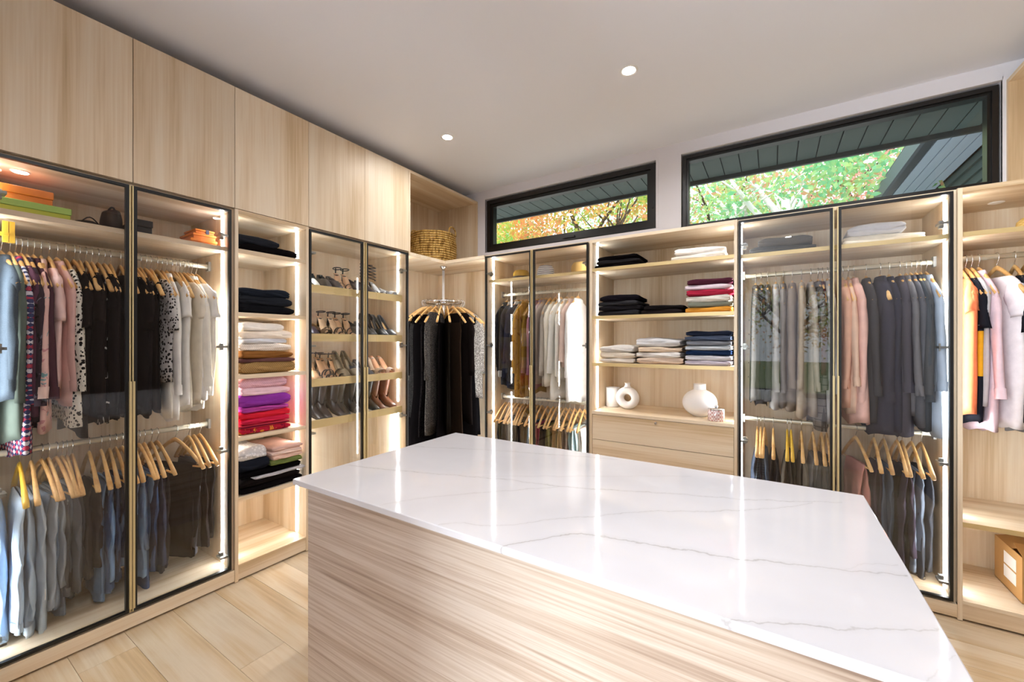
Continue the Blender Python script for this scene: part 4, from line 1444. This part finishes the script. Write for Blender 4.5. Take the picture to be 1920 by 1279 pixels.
# ------------------------------------------------------------------ shoes (toe towards +x, heel at the origin side)
def sole_z(t, hh):
    """height of the footbed along the shoe, t=0 toe .. 1 heel"""
    if t < 0.35:
        return 0.006
    s = (t - 0.35) / 0.65
    return 0.006 + hh * (3 * s * s - 2 * s ** 3)


def half_w(t):
    return 0.037 * (math.sin(PI * min(1, (t + 0.06) * 0.95)) ** 0.45) * (1 - 0.28 * t) if t < 0.97 else 0.018


SL = 0.235


def footbed(hh, mat, parent, name, thick=0.006, grow=0.0):
    rings = []
    for i in range(13):
        t = i / 12
        x = SL * (0.5 - t)
        w_ = half_w(t) + grow
        z = sole_z(t, hh)
        rings.append([(x, -w_, z), (x, w_, z), (x, w_, z - thick), (x, -w_, z - thick)])
    return MB().rings(rings, True, True).build(name, mat, parent, True, local=True)


def heel_block(hh, mat, parent, r0=0.021, r1=0.006):
    z = sole_z(0.93, hh) - 0.005
    x = SL * (0.5 - 0.90)
    return MB().tube([(x, 0, z), (x - 0.008, 0, z * 0.6), (x - 0.006, 0, 0.0)], [r0, (r0 + r1) * 0.45, r1], 10).build('heel', mat, parent, True, local=True)


def band(parent, mat, t, h, wd=0.012, name='strap', lift=0.0, hh=0.0):
    """a strap arching over the footbed at position t"""
    x = SL * (0.5 - t)
    w_ = half_w(t) + 0.002
    z0 = sole_z(t, hh) - 0.003
    A, B = [], []
    for k in range(9):
        a = PI * k / 8
        A.append((x - wd / 2, -w_ * math.cos(a), z0 + h * math.sin(a) ** 0.7))
    m = MB()
    rings = []
    for k in range(9):
        p = A[k]
        q = A[min(k + 1, 8)]
        a = PI * k / 8
        ny, nz = -math.cos(a), math.sin(a)
        rings.append([(x - wd / 2, p[1], p[2]), (x + wd / 2, p[1], p[2]), (x + wd / 2, p[1] + ny * 0.002, p[2] + nz * 0.002), (x - wd / 2, p[1] + ny * 0.002, p[2] + nz * 0.002)])
    return m.rings(rings, True, True).build(name, mat, parent, False, local=True)


def upper(parent, mat, hh, vamp=0.34, side_h=0.03, back_h=0.05, name='upper'):
    """vamp over the toes, then two open sides that meet behind the heel"""
    K, n = 15, 12
    rows, side = [], []
    for i in range(K):
        t = i / (K - 1)
        x = SL * (0.5 - t) + (0.004 if i == 0 else 0)
        w_ = half_w(t) + 0.003
        z0 = sole_z(t, hh) - 0.005
        r = []
        if t < vamp:
            hv = 0.018 + 0.042 * (t / vamp) ** 0.8
            for k in range(n):
                a = PI * k / (n - 1)
                r.append((x, -w_ * math.cos(a), z0 + hv * math.sin(a) ** 0.6))
        else:
            s = (t - vamp) / (1 - vamp)
            hsd = side_h + (back_h - side_h) * s ** 1.5 + 0.012 * max(0, 1 - 4 * s)
            for k in range(n):
                g = k / 5 if k < 6 else (11 - k) / 5
                r.append((x, (-1 if k < 6 else 1) * w_ * (1 - 0.12 * g), z0 + hsd * g))
        rows.append(r)
        side.append(t >= vamp)
    last = rows[-1]
    rows.append([(x - 0.010, y * 0.12, z) for x, y, z in last])
    side.append(True)
    m = MB()
    for r in rows:
        m.v += r
    for i in range(len(rows) - 1):
        for k in range(n - 1):
            if k == 5 and side[i + 1]:
                continue
            m.f.append((i * n + k, i * n + k + 1, (i + 1) * n + k + 1, (i + 1) * n + k))
    e = (len(rows) - 1) * n
    for k in range(5):
        m.f.append((e + k, e + k + 1, e + 10 - k, e + 11 - k))
    o = m.build(name, mat, parent, True, local=True)
    sm = o.modifiers.new('thickness', 'SOLIDIFY')
    sm.thickness = 0.0022
    return o


def ankle_loop(parent, mat, hh, z=0.09):
    x = SL * (0.5 - 0.88)
    z0 = sole_z(0.9, hh) + z * 0.5
    pts = [(x + 0.035 * math.cos(a), 0.030 * math.sin(a), z0 + 0.012 * math.cos(a)) for a in [2 * PI * k / 14 for k in range(15)]]
    MB().tube(pts, 0.004, 5, False).build('ankle_strap', mat, parent, True, local=True)
    MB().tube([(x - 0.03, 0, sole_z(0.97, hh)), (x - 0.034, 0, z0)], 0.005, 5).build('heel_strap', mat, parent, True, local=True)


SHOE_MAT = {}


def sm_(c, rough=0.35):
    k = (c, rough)
    if k not in SHOE_MAT:
        SHOE_MAT[k] = plain('shoe_leather_' + c.strip('#'), c, rough)
    return SHOE_MAT[k]


def shoe(style, c, inner, hh, nm):
    root = bpy.data.objects.new(nm, None)
    root.empty_display_size = 0.03
    COL.objects.link(root)
    mat = sm_(c)
    inn = sm_(inner, 0.55)
    if style == 'pump':
        footbed(hh, inn, root, 'insole')
        upper(root, mat, hh)
        heel_block(hh, mat, root)
    elif style == 'flat':
        footbed(0.012, inn, root, 'insole')
        upper(root, mat, 0.012, vamp=0.45, side_h=0.045, back_h=0.06)
        footbed(0.012, sm_('#15120f'), root, 'sole', 0.010, 0.002)
    elif style == 'sandal':
        footbed(hh, inn, root, 'insole')
        heel_block(hh, mat, root, 0.018, 0.008)
        band(root, mat, 0.16, 0.022, 0.016, hh=hh)
        band(root, mat, 0.36, 0.045, 0.014, hh=hh)
        ankle_loop(root, mat, hh)
    elif style == 'mule':
        footbed(hh, inn, root, 'insole')
        heel_block(hh, mat, root, 0.02, 0.014)
        band(root, mat, 0.24, 0.035, 0.045, 'vamp_band', hh=hh)
    elif style == 'coil':
        footbed(hh, inn, root, 'insole')
        heel_block(hh, mat, root)
        band(root, mat, 0.18, 0.022, 0.014, hh=hh)
        x = SL * (0.5 - 0.88)
        z0 = sole_z(0.9, hh)
        pts = []
        for k in range(60):
            a = 2 * PI * k / 12
            f = k / 59
            pts.append((x - 0.005 + 0.034 * math.cos(a) - 0.03 * f, 0.034 * math.sin(a), z0 + 0.02 + 0.125 * f))
        MB().tube(pts, 0.0042, 6).build('coil_strap', mat, root, True, local=True)
    elif style == 'boot':
        footbed(hh, sm_('#15120f'), root, 'sole', 0.008, 0.003)
        upper(root, mat, hh, vamp=0.52, side_h=0.075, back_h=0.09)
        rings = []
        for i in range(9):
            t = i / 8
            z = sole_z(0.8, hh) + 0.03 + t * 0.19
            rx, ry = 0.050 + 0.010 * t, 0.036 + 0.014 * t
            cx = SL * (0.5 - 0.76) - 0.012 * t
            rings.append([(cx + rx * math.cos(2 * PI * k / 14), ry * math.sin(2 * PI * k / 14), z + 0.006 * math.sin(4 * PI * k / 14) * t) for k in range(14)])
        inner_r = [(x * 0.97, y * 0.9, z - 0.03) for x, y, z in rings[-1]]
        MB().rings(rings + [inner_r], False, True).build('shaft', mat, root, True, local=True)
        heel_block(hh, sm_('#1a1512'), root, 0.026, 0.020)
    return root


def pair(style, y, row, desc, c, inner, hh=0.085, turn=0.0, gap=0.085, d=0.20, only=2, nm=None):
    nm = nm or dict(pump='high_heel', flat='flat_shoe', sandal='heeled_sandal', mule='heeled_mule', coil='coil_sandal', boot='boot')[style]
    rown = ('top', 'second', 'third', 'bottom')[row]
    z_front = LIPZ[row]
    src = None
    for s in range(only):
        o = shoe(style, c, inner, hh, nm) if src is None else copy_tree(src)
        src = src or o
        yy = y + (s - 0.5) * gap if only == 2 else y
        z = z_front + (d - 0.075) * math.tan(SLANT) + 0.002
        o.location = (XL - d, yy, z)
        o.rotation_euler = (0, SLANT, turn + (0.06 if s else -0.04))
        side = ('left', 'right')[s]
        tag(o, '%s, %s one of the pair on the %s shoe shelf' % (desc, side, rown), 'shoe', 'shoes on the slanted shelves')


BLK = '#141213'
NUDE = '#d9b08c'
pair('pump', 1.665, 0, 'silvery white pump', '#d7dbd6', '#e8e4da', 0.09)
pair('flat', 1.775, 0, 'black loafer', '#17191a', '#2a2624', turn=-0.5)
pair('flat', 1.875, 0, 'glittery black flat', '#3c3c40', '#1c1a1a', turn=-0.2)
pair('sandal', 2.000, 0, 'black strappy sandal with bright buckle', BLK, NUDE, 0.10, turn=-0.25, gap=0.075)
pair('flat', 2.150, 0, 'dark violet flat', '#3a3440', '#2b2530')
pair('coil', 2.285, 0, 'black coil-wrapped sandal', '#1b1d20', '#cfd3d6', 0.075, gap=0.085)
pair('mule', 2.395, 0, 'silver mule', '#c6cbd0', '#dfe3e6', 0.03, gap=0.08)
pair('pump', 1.660, 1, 'dark purple pump', '#2a2030', '#9d7f68', 0.10)
pair('mule', 1.765, 1, 'brown velvet mule', '#54402c', '#6b4a34', 0.03)
pair('sandal', 1.885, 1, 'black block-heel sandal', BLK, '#d8b794', 0.095, gap=0.09)
pair('sandal', 2.005, 1, 'black thin-strap sandal', '#1d1a1a', '#cfa680', 0.09, turn=-0.2)
pair('flat', 2.145, 1, 'black and white flat', '#26282a', '#d9d9d5')
pair('pump', 2.260, 1, 'black pump with tan lining', '#1a1d20', '#c99a5f', 0.095, gap=0.082)
pair('pump', 2.375, 1, 'grey pump with tan lining', '#5b5f63', '#c8a068', 0.09, gap=0.08)
pair('pump', 1.665, 2, 'nude pump with dark sole', '#c9a279', '#e0c398', 0.10)
pair('sandal', 1.785, 2, 'dark brown ankle-strap sandal', '#231a17', '#c99f78', 0.10)
pair('sandal', 1.895, 2, 'black satin sandal', '#161416', '#cda27b', 0.09, gap=0.08)
pair('pump', 2.010, 2, 'taupe pointed pump', '#8d8069', '#cbbfa4', 0.10)
pair('flat', 2.135, 2, 'slate flat', '#4b4d57', '#8d8a86')
pair('mule', 2.245, 2, 'beige mule', '#cdb59a', '#e0c8ac', 0.09)
pair('mule', 2.365, 2, 'nude mule with clear heel', '#d8c4b4', '#e0a982', 0.095, gap=0.085)
pair('boot', 1.690, 3, 'dark grey boot', '#221c1d', BLK, 0.05, gap=0.12)
pair('boot', 1.870, 3, 'brown-grey boot', '#2a2224', BLK, 0.05, gap=0.11)
pair('boot', 2.020, 3, 'taupe boot', '#3a3530', BLK, 0.04, gap=0.10)
pair('boot', 2.180, 3, 'olive brown boot', '#2b2820', BLK, 0.04, gap=0.11)
pair('boot', 2.360, 3, 'cognac snakeskin boot', '#7d4c32', BLK, 0.05, gap=0.11)


# ------------------------------------------------------------------ boxes, bags, hats, ornaments
def lid_box(x0, x1, y0, y1, z0, z1, mat, matl, label, name='gift_box', group=None, split=0.42, ribbon=None):
    t = thing(name, label, 'box', ((x0 + x1) / 2, (y0 + y1) / 2, z0), group)
    zs = z1 - (z1 - z0) * split
    b = box('body', mat, t, x0 + 0.003, x1 - 0.003, y0 + 0.003, y1 - 0.003, z0, zs)
    l = box('lid', matl, t, x0, x1, y0, y1, zs + 0.001, z1)
    for o in (b, l):
        m = o.modifiers.new('edge', 'BEVEL')
        m.width = 0.002
    if ribbon:
        yc = y0 + (y1 - y0) * 0.62
        m = MB()
        m.box(x0 - 0.001, x1 + 0.001, yc - 0.008, yc + 0.008, z0 + 0.002, z1 + 0.001)
        m.build('ribbon', ribbon, t)
    return t


ORA = plain('orange_cardboard', '#d9741f', 0.55)
ORL = plain('orange_cardboard_lid', '#e07d22', 0.55)
GRN = plain('lime_cardboard', '#b9bf3a', 0.55)
GRL = plain('pale_green_cardboard', '#a3c463', 0.55)
RIB = plain('dark_blue_ribbon', '#2a2d4a', 0.5)
gX = 'gift boxes on the left wardrobe shelf'
zs = 1.962
lid_box(XL - 0.42, XL - 0.10, 0.265, 0.505, zs, zs + 0.060, GRN, GRL, 'lime green flat box under the orange box on the left wardrobe shelf', group=gX, split=0.5)
lid_box(XL - 0.38, XL - 0.12, 0.265, 0.452, zs + 0.061, zs + 0.124, ORA, ORL, 'large orange box lying on the lime green box', group=gX, split=0.55)
lid_box(XL - 0.34, XL - 0.13, 0.975, 1.108, zs, zs + 0.038, ORA, ORL, 'bottom orange box of the small stack right on the wardrobe shelf', group=gX)
lid_box(XL - 0.33, XL - 0.14, 0.990, 1.106, zs + 0.039, zs + 0.072, ORA, ORL, 'middle orange box of the small stack right on the wardrobe shelf', group=gX)
lid_box(XL - 0.31, XL - 0.15, 1.004, 1.102, zs + 0.073, zs + 0.098, ORA, ORL, 'smallest orange box with dark blue ribbon atop the small stack', group=gX, ribbon=RIB)
lid_box(XL - 0.40, XL - 0.14, 0.745, 0.812, zs, zs + 0.085, plain('black_cardboard', '#221d1d', 0.6), plain('black_cardboard_lid', '#2a2423', 0.6), 'black box just right of the door joint on the left wardrobe shelf', group=gX)
BAGM = sm_('#241c1a', 0.45)
t = thing('clutch_bag', 'dark flat clutch bag beside the lime box on the wardrobe shelf', 'bag', (XL - 0.24, 0.575, zs))
MB().rings([[(XL - 0.24 + a * math.cos(2 * PI * k / 20), 0.575 + b * math.sin(2 * PI * k / 20), z) for k in range(20)] for a, b, z in ((0.09, 0.050, zs + 0.001), (0.11, 0.060, zs + 0.012), (0.108, 0.058, zs + 0.024), (0.08, 0.04, zs + 0.036))], True, True).build('body', BAGM, t, True)
MB().tube([(XL - 0.15, 0.545 + 0.06 * k / 6, zs + 0.022 + 0.028 * math.sin(PI * k / 6)) for k in range(7)], 0.003, 6).build('handle', BAGM, t, True)
t = thing('basket_bag', 'dark woven round bag at the door joint on the left wardrobe shelf', 'bag', (XL - 0.26, 0.675, zs))
rings = []
for i in range(17):
    f = i / 16
    z = zs + 0.001 + 0.115 * f
    r = 1 + 0.05 * math.sin(f * 16 * PI)
    s = 0.75 + 0.3 * math.sin(PI * (0.15 + 0.75 * f))
    rings.append([(XL - 0.26 + 0.10 * s * r * math.cos(2 * PI * k / 20), 0.675 + 0.036 * s * r * math.sin(2 * PI * k / 20), z) for k in range(20)])
MB().rings(rings, True, True).build('body', sm_('#2e2624', 0.6), t, True)
MB().tube([(XL - 0.26 + 0.06 * math.cos(PI * k / 8), 0.675, zs + 0.112 + 0.03 * math.sin(PI * k / 8)) for k in range(9)], 0.005, 6).build('handle', sm_('#2e2624', 0.6), t, True)
# yellow clamp hanger at the far left of the upper rail
t = thing('clamp_hanger', 'yellow wooden clamp hanger at the left end of the upper rail', 'hanger', (XL - 0.13, 0.322, 1.853))
for dy in (-0.009, 0.009):
    box('clamp_slat', YEL, t, XL - 0.138, XL - 0.122, 0.322 + dy - 0.008, 0.322 + dy + 0.008, 1.835, 1.925)
box('clamp_bar', YEL, t, XL - 0.142, XL - 0.118, 0.296, 0.322, 1.862, 1.876)

# basket in the corner cubby
t = thing('basket', 'round coiled wicker basket with a loop handle in the corner cubby', 'basket', (-2.86, 3.03, ZT))
a = NT('wicker')
oc = a.n('TexCoord').outputs['Object']
nn = a.noise(a.vmul(oc, (60, 60, 14)), 1.0, 3.0, 0.7).outputs[0]
cl_ = a.ramp(nn, [(0.32, '#4f3517'), (0.42, '#9a7236'), (0.52, '#c09a55'), (0.66, '#d8b878')])
a.bsdf(cl_, 0.7, 0, 0.2)
WICK = a.m
BX, BY = -2.86, 3.03
for i in range(13):
    z = ZT + 0.014 + 0.0222 * i
    r = 0.205 + 0.016 * math.sin(PI * (i + 2) / 15) + R.uniform(-0.002, 0.002)
    MB().tube([(BX + r * math.cos(2 * PI * k / 36), BY + r * math.sin(2 * PI * k / 36), z + 0.0015 * math.sin(5 * k)) for k in range(37)], [0.0102 + 0.0012 * math.sin(2.7 * k + i) for k in range(37)], 7, False).build('coil', WICK, t, True)
MB().lathe([(0.20, ZT + 0.003), (0.20, ZT + 0.016)], BX, BY, 30).build('bottom', WICK, t)
for sgn, ang in ((1, math.radians(195)), (1, math.radians(15))):
    ca, sa = math.cos(ang), math.sin(ang)
    pts = []
    for k in range(11):
        f = PI * k / 10
        off = 0.075 * math.cos(f)
        pts.append((BX + 0.208 * ca - off * sa, BY + 0.208 * sa + off * ca, ZT + 0.275 + 0.075 * math.sin(f) ** 0.6))
    MB().tube(pts, 0.008, 7).build('handle', WICK, t, True)

# hats
STRAW = fabric('#d8b878', 'knit', '#c29e58')


def hat(x, y, z, mat, label, crown=0.085, h=0.10, brim=0.03, bandm=None, cap=False):
    t = thing('hat', label, 'hat', (x, y, z), 'hats')
    prof = [(crown * 0.35, h), (crown * 0.75, h * 0.93), (crown * 0.95, h * 0.72), (crown, h * 0.4), (crown * 1.04, h * 0.1), (crown * 1.05, 0.004)]
    MB().lathe([(0.001, z + h + 0.002)] + [(r, z + q) for r, q in prof], x, y, 28).build('crown', mat, t, True)
    MB().lathe([(crown * 0.98, z + 0.012), (crown + brim * 0.6, z + 0.006), (crown + brim, z + 0.001), (crown + brim * 0.6, z + 0.003), (crown * 0.98, z + 0.008)], x, y, 28, cap=False).build('brim', mat, t, True)
    if bandm:
        MB().lathe([(crown * 1.055, z + 0.012), (crown * 1.045, z + 0.034)], x, y, 28, cap=False).build('hat_band', bandm, t, True)
    return t


zh = 1.967
hat(-1.930, YB + 0.23, zh, fabric('#c9a23e', 'knit', '#b08a30'), 'yellow straw hat with dark band, left on the wardrobe shelf beside the corner', 0.075, 0.095, 0.02, plain('dark_band', '#3a2a16', 0.6))
hat(-1.685, YB + 0.24, zh, fabric('#e9e7e4', 'stripe', '#7d8290'), 'grey and white striped bucket hat in the wardrobe beside the corner', 0.075, 0.115, 0.018)
hat(-1.345, YB + 0.22, zh, STRAW, 'tan straw hat at the right end of the wardrobe shelf beside the corner', 0.080, 0.105, 0.03)
hat(1.150, YB + 0.24, 1.967, STRAW, 'pale straw hat on the top shelf of the far right bay', 0.085, 0.085, 0.03)

# ornaments on the board above the drawers
zv = 0.8842
t = thing('cup', 'plain white ceramic tumbler behind the ring vase', 'cup', (-1.098, YB + 0.30, zv))
MB().lathe([(0.048, zv + 0.0005), (0.054, zv + 0.004), (0.055, zv + 0.155), (0.051, zv + 0.155), (0.049, zv + 0.02)], -1.098, YB + 0.30, 28).build('body', CER, t, True)
t = thing('ring_vase', 'white ring-shaped vase with a hole, beside the tumbler', 'vase', (-0.955, YB + 0.22, zv))
rings = []
RX, RZ = 0.060, 0.033
vx, vy = -0.955, YB + 0.22
vz = zv + 0.089
for i in range(37):
    a_ = 2 * PI * i / 36
    ring = []
    for k in range(14):
        b_ = 2 * PI * k / 14
        rad = RX + 0.031 * math.cos(b_)
        ring.append((vx + rad * math.cos(a_), vy + 0.030 * math.sin(b_), vz + rad * math.sin(a_) * 0.96))
    rings.append(ring)
MB().rings(rings).build('body', CER, t, True)
MB().lathe([(0.030, vz + 0.080), (0.021, vz + 0.093), (0.019, vz + 0.108), (0.023, vz + 0.116), (0.017, vz + 0.116), (0.014, vz + 0.10)], vx, vy, 20).build('neck', CER, t, True)
t = thing('round_vase', 'large round white vase with a short neck above the drawers', 'vase', (-0.437, YB + 0.21, zv))
x, y = -0.437, YB + 0.21
MB().lathe([(0.045, zv + 0.0005)] + [(0.114 * math.cos(a_) ** 0.9 if abs(a_) < 1.5 else 0, zv + 0.094 + 0.094 * math.sin(a_)) for a_ in [math.radians(q) for q in range(-64, 72, 8)]] + [(0.042, zv + 0.186)], x, y, 40).build('body', CER, t, True)
MB().lathe([(0.041, zv + 0.182), (0.040, zv + 0.222), (0.041, zv + 0.228), (0.036, zv + 0.228), (0.034, zv + 0.19)], x, y, 32).build('neck', CER, t, True)
t = thing('candle_jar', 'small pink and silver patterned candle jar with a lid', 'candle', (-0.318, YB + 0.075, zv))
x, y = -0.318, YB + 0.075
a = NT('patterned_jar')
oc = a.n('TexCoord').outputs['Object']
ck = a.n('TexChecker')
a.link(a.vmul(oc, (1, 1, 1)), ck.inputs['Vector'])
ck.inputs['Scale'].default_value = 80
ck.inputs['Color1'].default_value = lin('#e9e1e0')
ck.inputs['Color2'].default_value = lin('#c99a96')
a.bsdf(ck.outputs[0], 0.15, 0.25, 0.6)
MB().lathe([(0.048, zv + 0.0005), (0.051, zv + 0.006), (0.051, zv + 0.070), (0.048, zv + 0.074)], x, y, 30).build('body', a.m, t, True)
MB().lathe([(0.050, zv + 0.0745), (0.051, zv + 0.080), (0.030, zv + 0.086)], x, y, 30).build('lid', CHROME, t, True)
MB().lathe([(0.006, zv + 0.085), (0.012, zv + 0.094), (0.010, zv + 0.102), (0.003, zv + 0.105)], x, y, 14).build('knob', CHROME, t, True)

# cardboard box in the right bay
CARD = plain('brown_cardboard', '#b98d55', 0.8)
t = thing('cardboard_box', 'brown cardboard box with two blank white labels, low in the right bay', 'box', (1.225, YB + 0.27, 0.105))
m = MB()
bx0, bx1, by0, by1, bz0, bz1 = 1.045, 1.42, YB + 0.12, YB + 0.42, 0.1055, 0.335
m.box(bx0, bx1, by0, by0 + 0.004, bz0, bz1)
m.box(bx0, bx1, by1 - 0.004, by1, bz0, bz1)
m.box(bx0, bx0 + 0.004, by0 + 0.004, by1 - 0.004, bz0, bz1)
m.box(bx1 - 0.004, bx1, by0 + 0.004, by1 - 0.004, bz0, bz1)
m.box(bx0, bx1, by0, by1, bz0, bz0 + 0.004)
m.build('body', CARD, t)
MB().prism([(by0 + 0.002, bz1), (by0 + 0.004, bz1), (by0 + 0.10, bz1 + 0.035), (by0 + 0.098, bz1 + 0.037)], 'x', bx0 + 0.003, bx1 - 0.003).build('flap', CARD, t)
MB().prism([(bx0 + 0.002, bz1), (bx0 + 0.004, bz1), (bx0 + 0.11, bz1 + 0.03), (bx0 + 0.108, bz1 + 0.032)], 'y', by0 + 0.11, by1 - 0.006).build('flap', CARD, t)
WL = plain('white_paper_label', '#ece9e4', 0.6)
for z0 in (0.160, 0.232):
    box('paper_label', WL, t, bx0 - 0.001, bx0, by0 + 0.06, by0 + 0.19, z0, z0 + 0.062)

# ------------------------------------------------------------------ outside: eaves, neighbouring wing, autumn trees
SOF = plain('dark_soffit_metal', '#4a5a57', 0.6)
so = struct(MB().box(-3.4, 1.9, YO + 0.001, 4.17, 2.93, 2.96).build('roof_soffit', plain('soffit_backing', '#20282a', 0.8)))
x = -3.4
while x < 1.85:
    MB().box(x + 0.004, x + 0.128, YO + 0.003, 4.15, 2.916 + R.uniform(-0.001, 0.001), 2.93).build('soffit_panel', SOF, so)
    x += 0.132
struct(MB().box(-3.4, 1.9, 4.17, 4.20, 2.885, 3.05).build('trim_4', plain('eave_fascia', '#272c2c', 0.5)))
wing = thing('house_wing', 'dark clad wing of the house with a pale blue soffit, seen through the long window', 'building', (1.7, 6.5, 0))
WSOF = plain('pale_blue_soffit', '#c6d6ea', 0.6)
WFAS = plain('slate_fascia', '#55606c', 0.5)
WSID = plain('dark_green_siding', '#3c4f4f', 0.6)
for k in range(4):
    x0 = 1.30 + k * 0.10
    box('soffit_board', WSOF, wing, x0 + 0.006, x0 + 0.096, 4.4, 9.2, 3.305, 3.325)
box('soffit_backing', plain('soffit_dark', '#20282a', 0.8), wing, 1.26, 1.72, 4.4, 9.2, 3.326, 3.34)
box('fascia', WFAS, wing, 1.18, 1.215, 4.4, 9.22, 3.29, 3.47)
box('gutter', plain('gutter_metal', '#39424c', 0.4), wing, 1.217, 1.29, 4.4, 9.2, 3.30, 3.42)
box('roof', plain('roof_shingle_grey', '#4a4d50', 0.8), wing, 1.2, 3.4, 4.4, 9.2, 3.475, 3.52)
box('wall', WSID, wing, 1.73, 3.3, 4.4, 9.1, 0.0, 3.30)
for k in range(22):
    z0 = 0.9 + k * 0.11
    MB().prism([(1.729, z0 + 0.108), (1.704, z0 + 0.004), (1.704, z0), (1.729, z0)], 'y', 4.4, 9.1).build('siding_board', WSID, wing)
# prism outline above is (x, z) extruded along y
struct(MB().box(-40, 40, YO, 60, -0.6, -0.4).build('ground', plain('pale_bounce_ground', '#b4b4b0', 0.9)))  # unseen ground, made pale to bounce light up onto the soffits
struct(MB().box(-40, 40, -40, -3.45, -0.6, -0.4).build('ground', plain('lawn_rear', '#6f7f4a', 0.9)))


def leaf_mat(name, stops):
    a = NT(name)
    g = a.n('NewGeometry')
    nz = a.noise(g.outputs['Position'], 1.1, 3.0, 0.6).outputs[0]
    n2 = a.noise(g.outputs['Position'], 9.0, 1.0).outputs[0]
    col = a.ramp(a.math('ADD', a.math('MULTIPLY', nz, 0.75), a.math('MULTIPLY', n2, 0.25)), stops)
    d = a.n('BsdfDiffuse')
    tr = a.n('BsdfTranslucent')
    a.link(col, d.inputs[0])
    a.link(col, tr.inputs[0])
    mx = a.n('MixShader')
    mx.inputs[0].default_value = 0.45
    a.link(d.outputs[0], mx.inputs[1])
    a.link(tr.outputs[0], mx.inputs[2])
    a.link(mx.outputs[0], a.out.inputs[0])
    return a.m


LM1 = leaf_mat('maple_leaves', [(0.30, '#6fb85c'), (0.42, '#a8cc66'), (0.50, '#e8c070'), (0.57, '#ee9f78'), (0.66, '#84c074')])
LM2 = leaf_mat('green_leaves', [(0.32, '#66bd80'), (0.45, '#8ecf9e'), (0.55, '#c2da8c'), (0.61, '#e8a588'), (0.70, '#80cca8')])
LM3 = leaf_mat('pink_leaves', [(0.34, '#a8cf9c'), (0.46, '#e8b4a0'), (0.56, '#de908c'), (0.66, '#cfdca4')])
BARK = plain('brown_bark', '#5a4a3c', 0.9)
BIRCH = plain('pale_birch_bark', '#ecebe8', 0.7)


def tree(x, y, h, rad, mat, bark, label, n, seed, bare=False):
    rr = random.Random(seed)
    t = thing('tree', label, 'tree', (x, y, -0.4), 'trees behind the house')
    m = MB()
    m.tube([(x, y, -0.4), (x + 0.05, y, h * 0.35), (x - 0.05, y + 0.05, h * 0.7)], [0.14, 0.10, 0.06], 8)
    ends = []
    for k in range(9 if not bare else 7):
        a_ = rr.uniform(0, 2 * PI)
        z0 = h * (rr.uniform(0.30, 0.65) if not bare else rr.uniform(0.52, 0.62))
        L = rad * (rr.uniform(0.7, 1.1) if not bare else rr.uniform(1.0, 1.5))
        p0 = Vector((x, y, z0))
        p2 = p0 + Vector((math.cos(a_) * L * 0.75, math.sin(a_) * L * 0.75, L * 0.8))
        p1 = (p0 + p2) / 2 + Vector((rr.uniform(-.2, .2), rr.uniform(-.2, .2), 0.05))
        m.tube([p0, p1, p2], [0.055, 0.035, 0.012] if not bare else [0.06, 0.042, 0.016], 6)
        for q in range(3):
            p3 = p1 + Vector((rr.uniform(-1, 1), rr.uniform(-1, 1), rr.uniform(0.3, 1.2))) * rad * 0.4
            m.tube([p1, (p1 + p3) / 2 + Vector((0, 0, 0.05)), p3], [0.024, 0.016, 0.006] if not bare else [0.026, 0.018, 0.007], 5)
    m.build('trunk', bark, t, True)
    c = MB()
    zc = h * 0.72
    cl = []
    for k in range(26):
        d = Vector((rr.gauss(0, 1), rr.gauss(0, 1), rr.gauss(0, 1))).normalized() * rr.uniform(0.45, 1.0)
        cl.append((Vector((x + d.x * rad, y + d.y * rad, zc + d.z * rad * 0.85)), rad * rr.uniform(0.22, 0.42)))
    for k in range(n):
        ctr, cr = cl[rr.randrange(len(cl))]
        p = ctr + Vector((rr.gauss(0, 0.55), rr.gauss(0, 0.55), rr.gauss(0, 0.55))) * cr
        s = rr.uniform(0.035, 0.065)
        u = Vector((rr.gauss(0, 1), rr.gauss(0, 1), rr.gauss(0, 1))).normalized()
        v = u.cross(Vector((rr.gauss(0, 1), rr.gauss(0, 1), rr.gauss(0, 1)))).normalized()
        b = len(c.v)
        c.v += [tuple(p - u * s), tuple(p + v * s * 0.55), tuple(p + u * s), tuple(p - v * s * 0.55)]
        c.f.append((b, b + 1, b + 2, b + 3))
    cr_ = c.build('crown', mat, t)
    cr_['kind'] = 'stuff'


tree(-6.6, 9.5, 5.2, 2.2, LM1, BARK, 'orange and green maple at the left of the small window', 9000, 1)
tree(-3.6, 8.8, 5.4, 2.3, LM1, BARK, 'yellow and orange maple seen right in the small window', 9000, 2)
tree(-1.3, 11.5, 5.9, 2.3, LM2, BARK, 'green tree at the left of the long window', 11000, 3)
tree(0.22, 7.7, 5.2, 1.3, LM2, BIRCH, 'pale-branched birch in the middle of the long window', 3600, 4, True)
tree(1.9, 12.0, 6.4, 2.5, LM3, BARK, 'reddish pink tree beside the neighbouring roof in the long window', 11000, 5)
tree(-9.8, 13.0, 6.5, 2.8, LM2, BARK, 'green tree far left behind the maples', 5000, 6)
tree(-5.2, 15.5, 6.6, 2.8, LM2, BARK, 'green tree far behind the two maples', 5000, 7)
tree(0.5, -9.0, 4.2, 2.4, LM1, BARK, 'tree mirrored in the right wardrobe glass, behind the camera', 5000, 9)
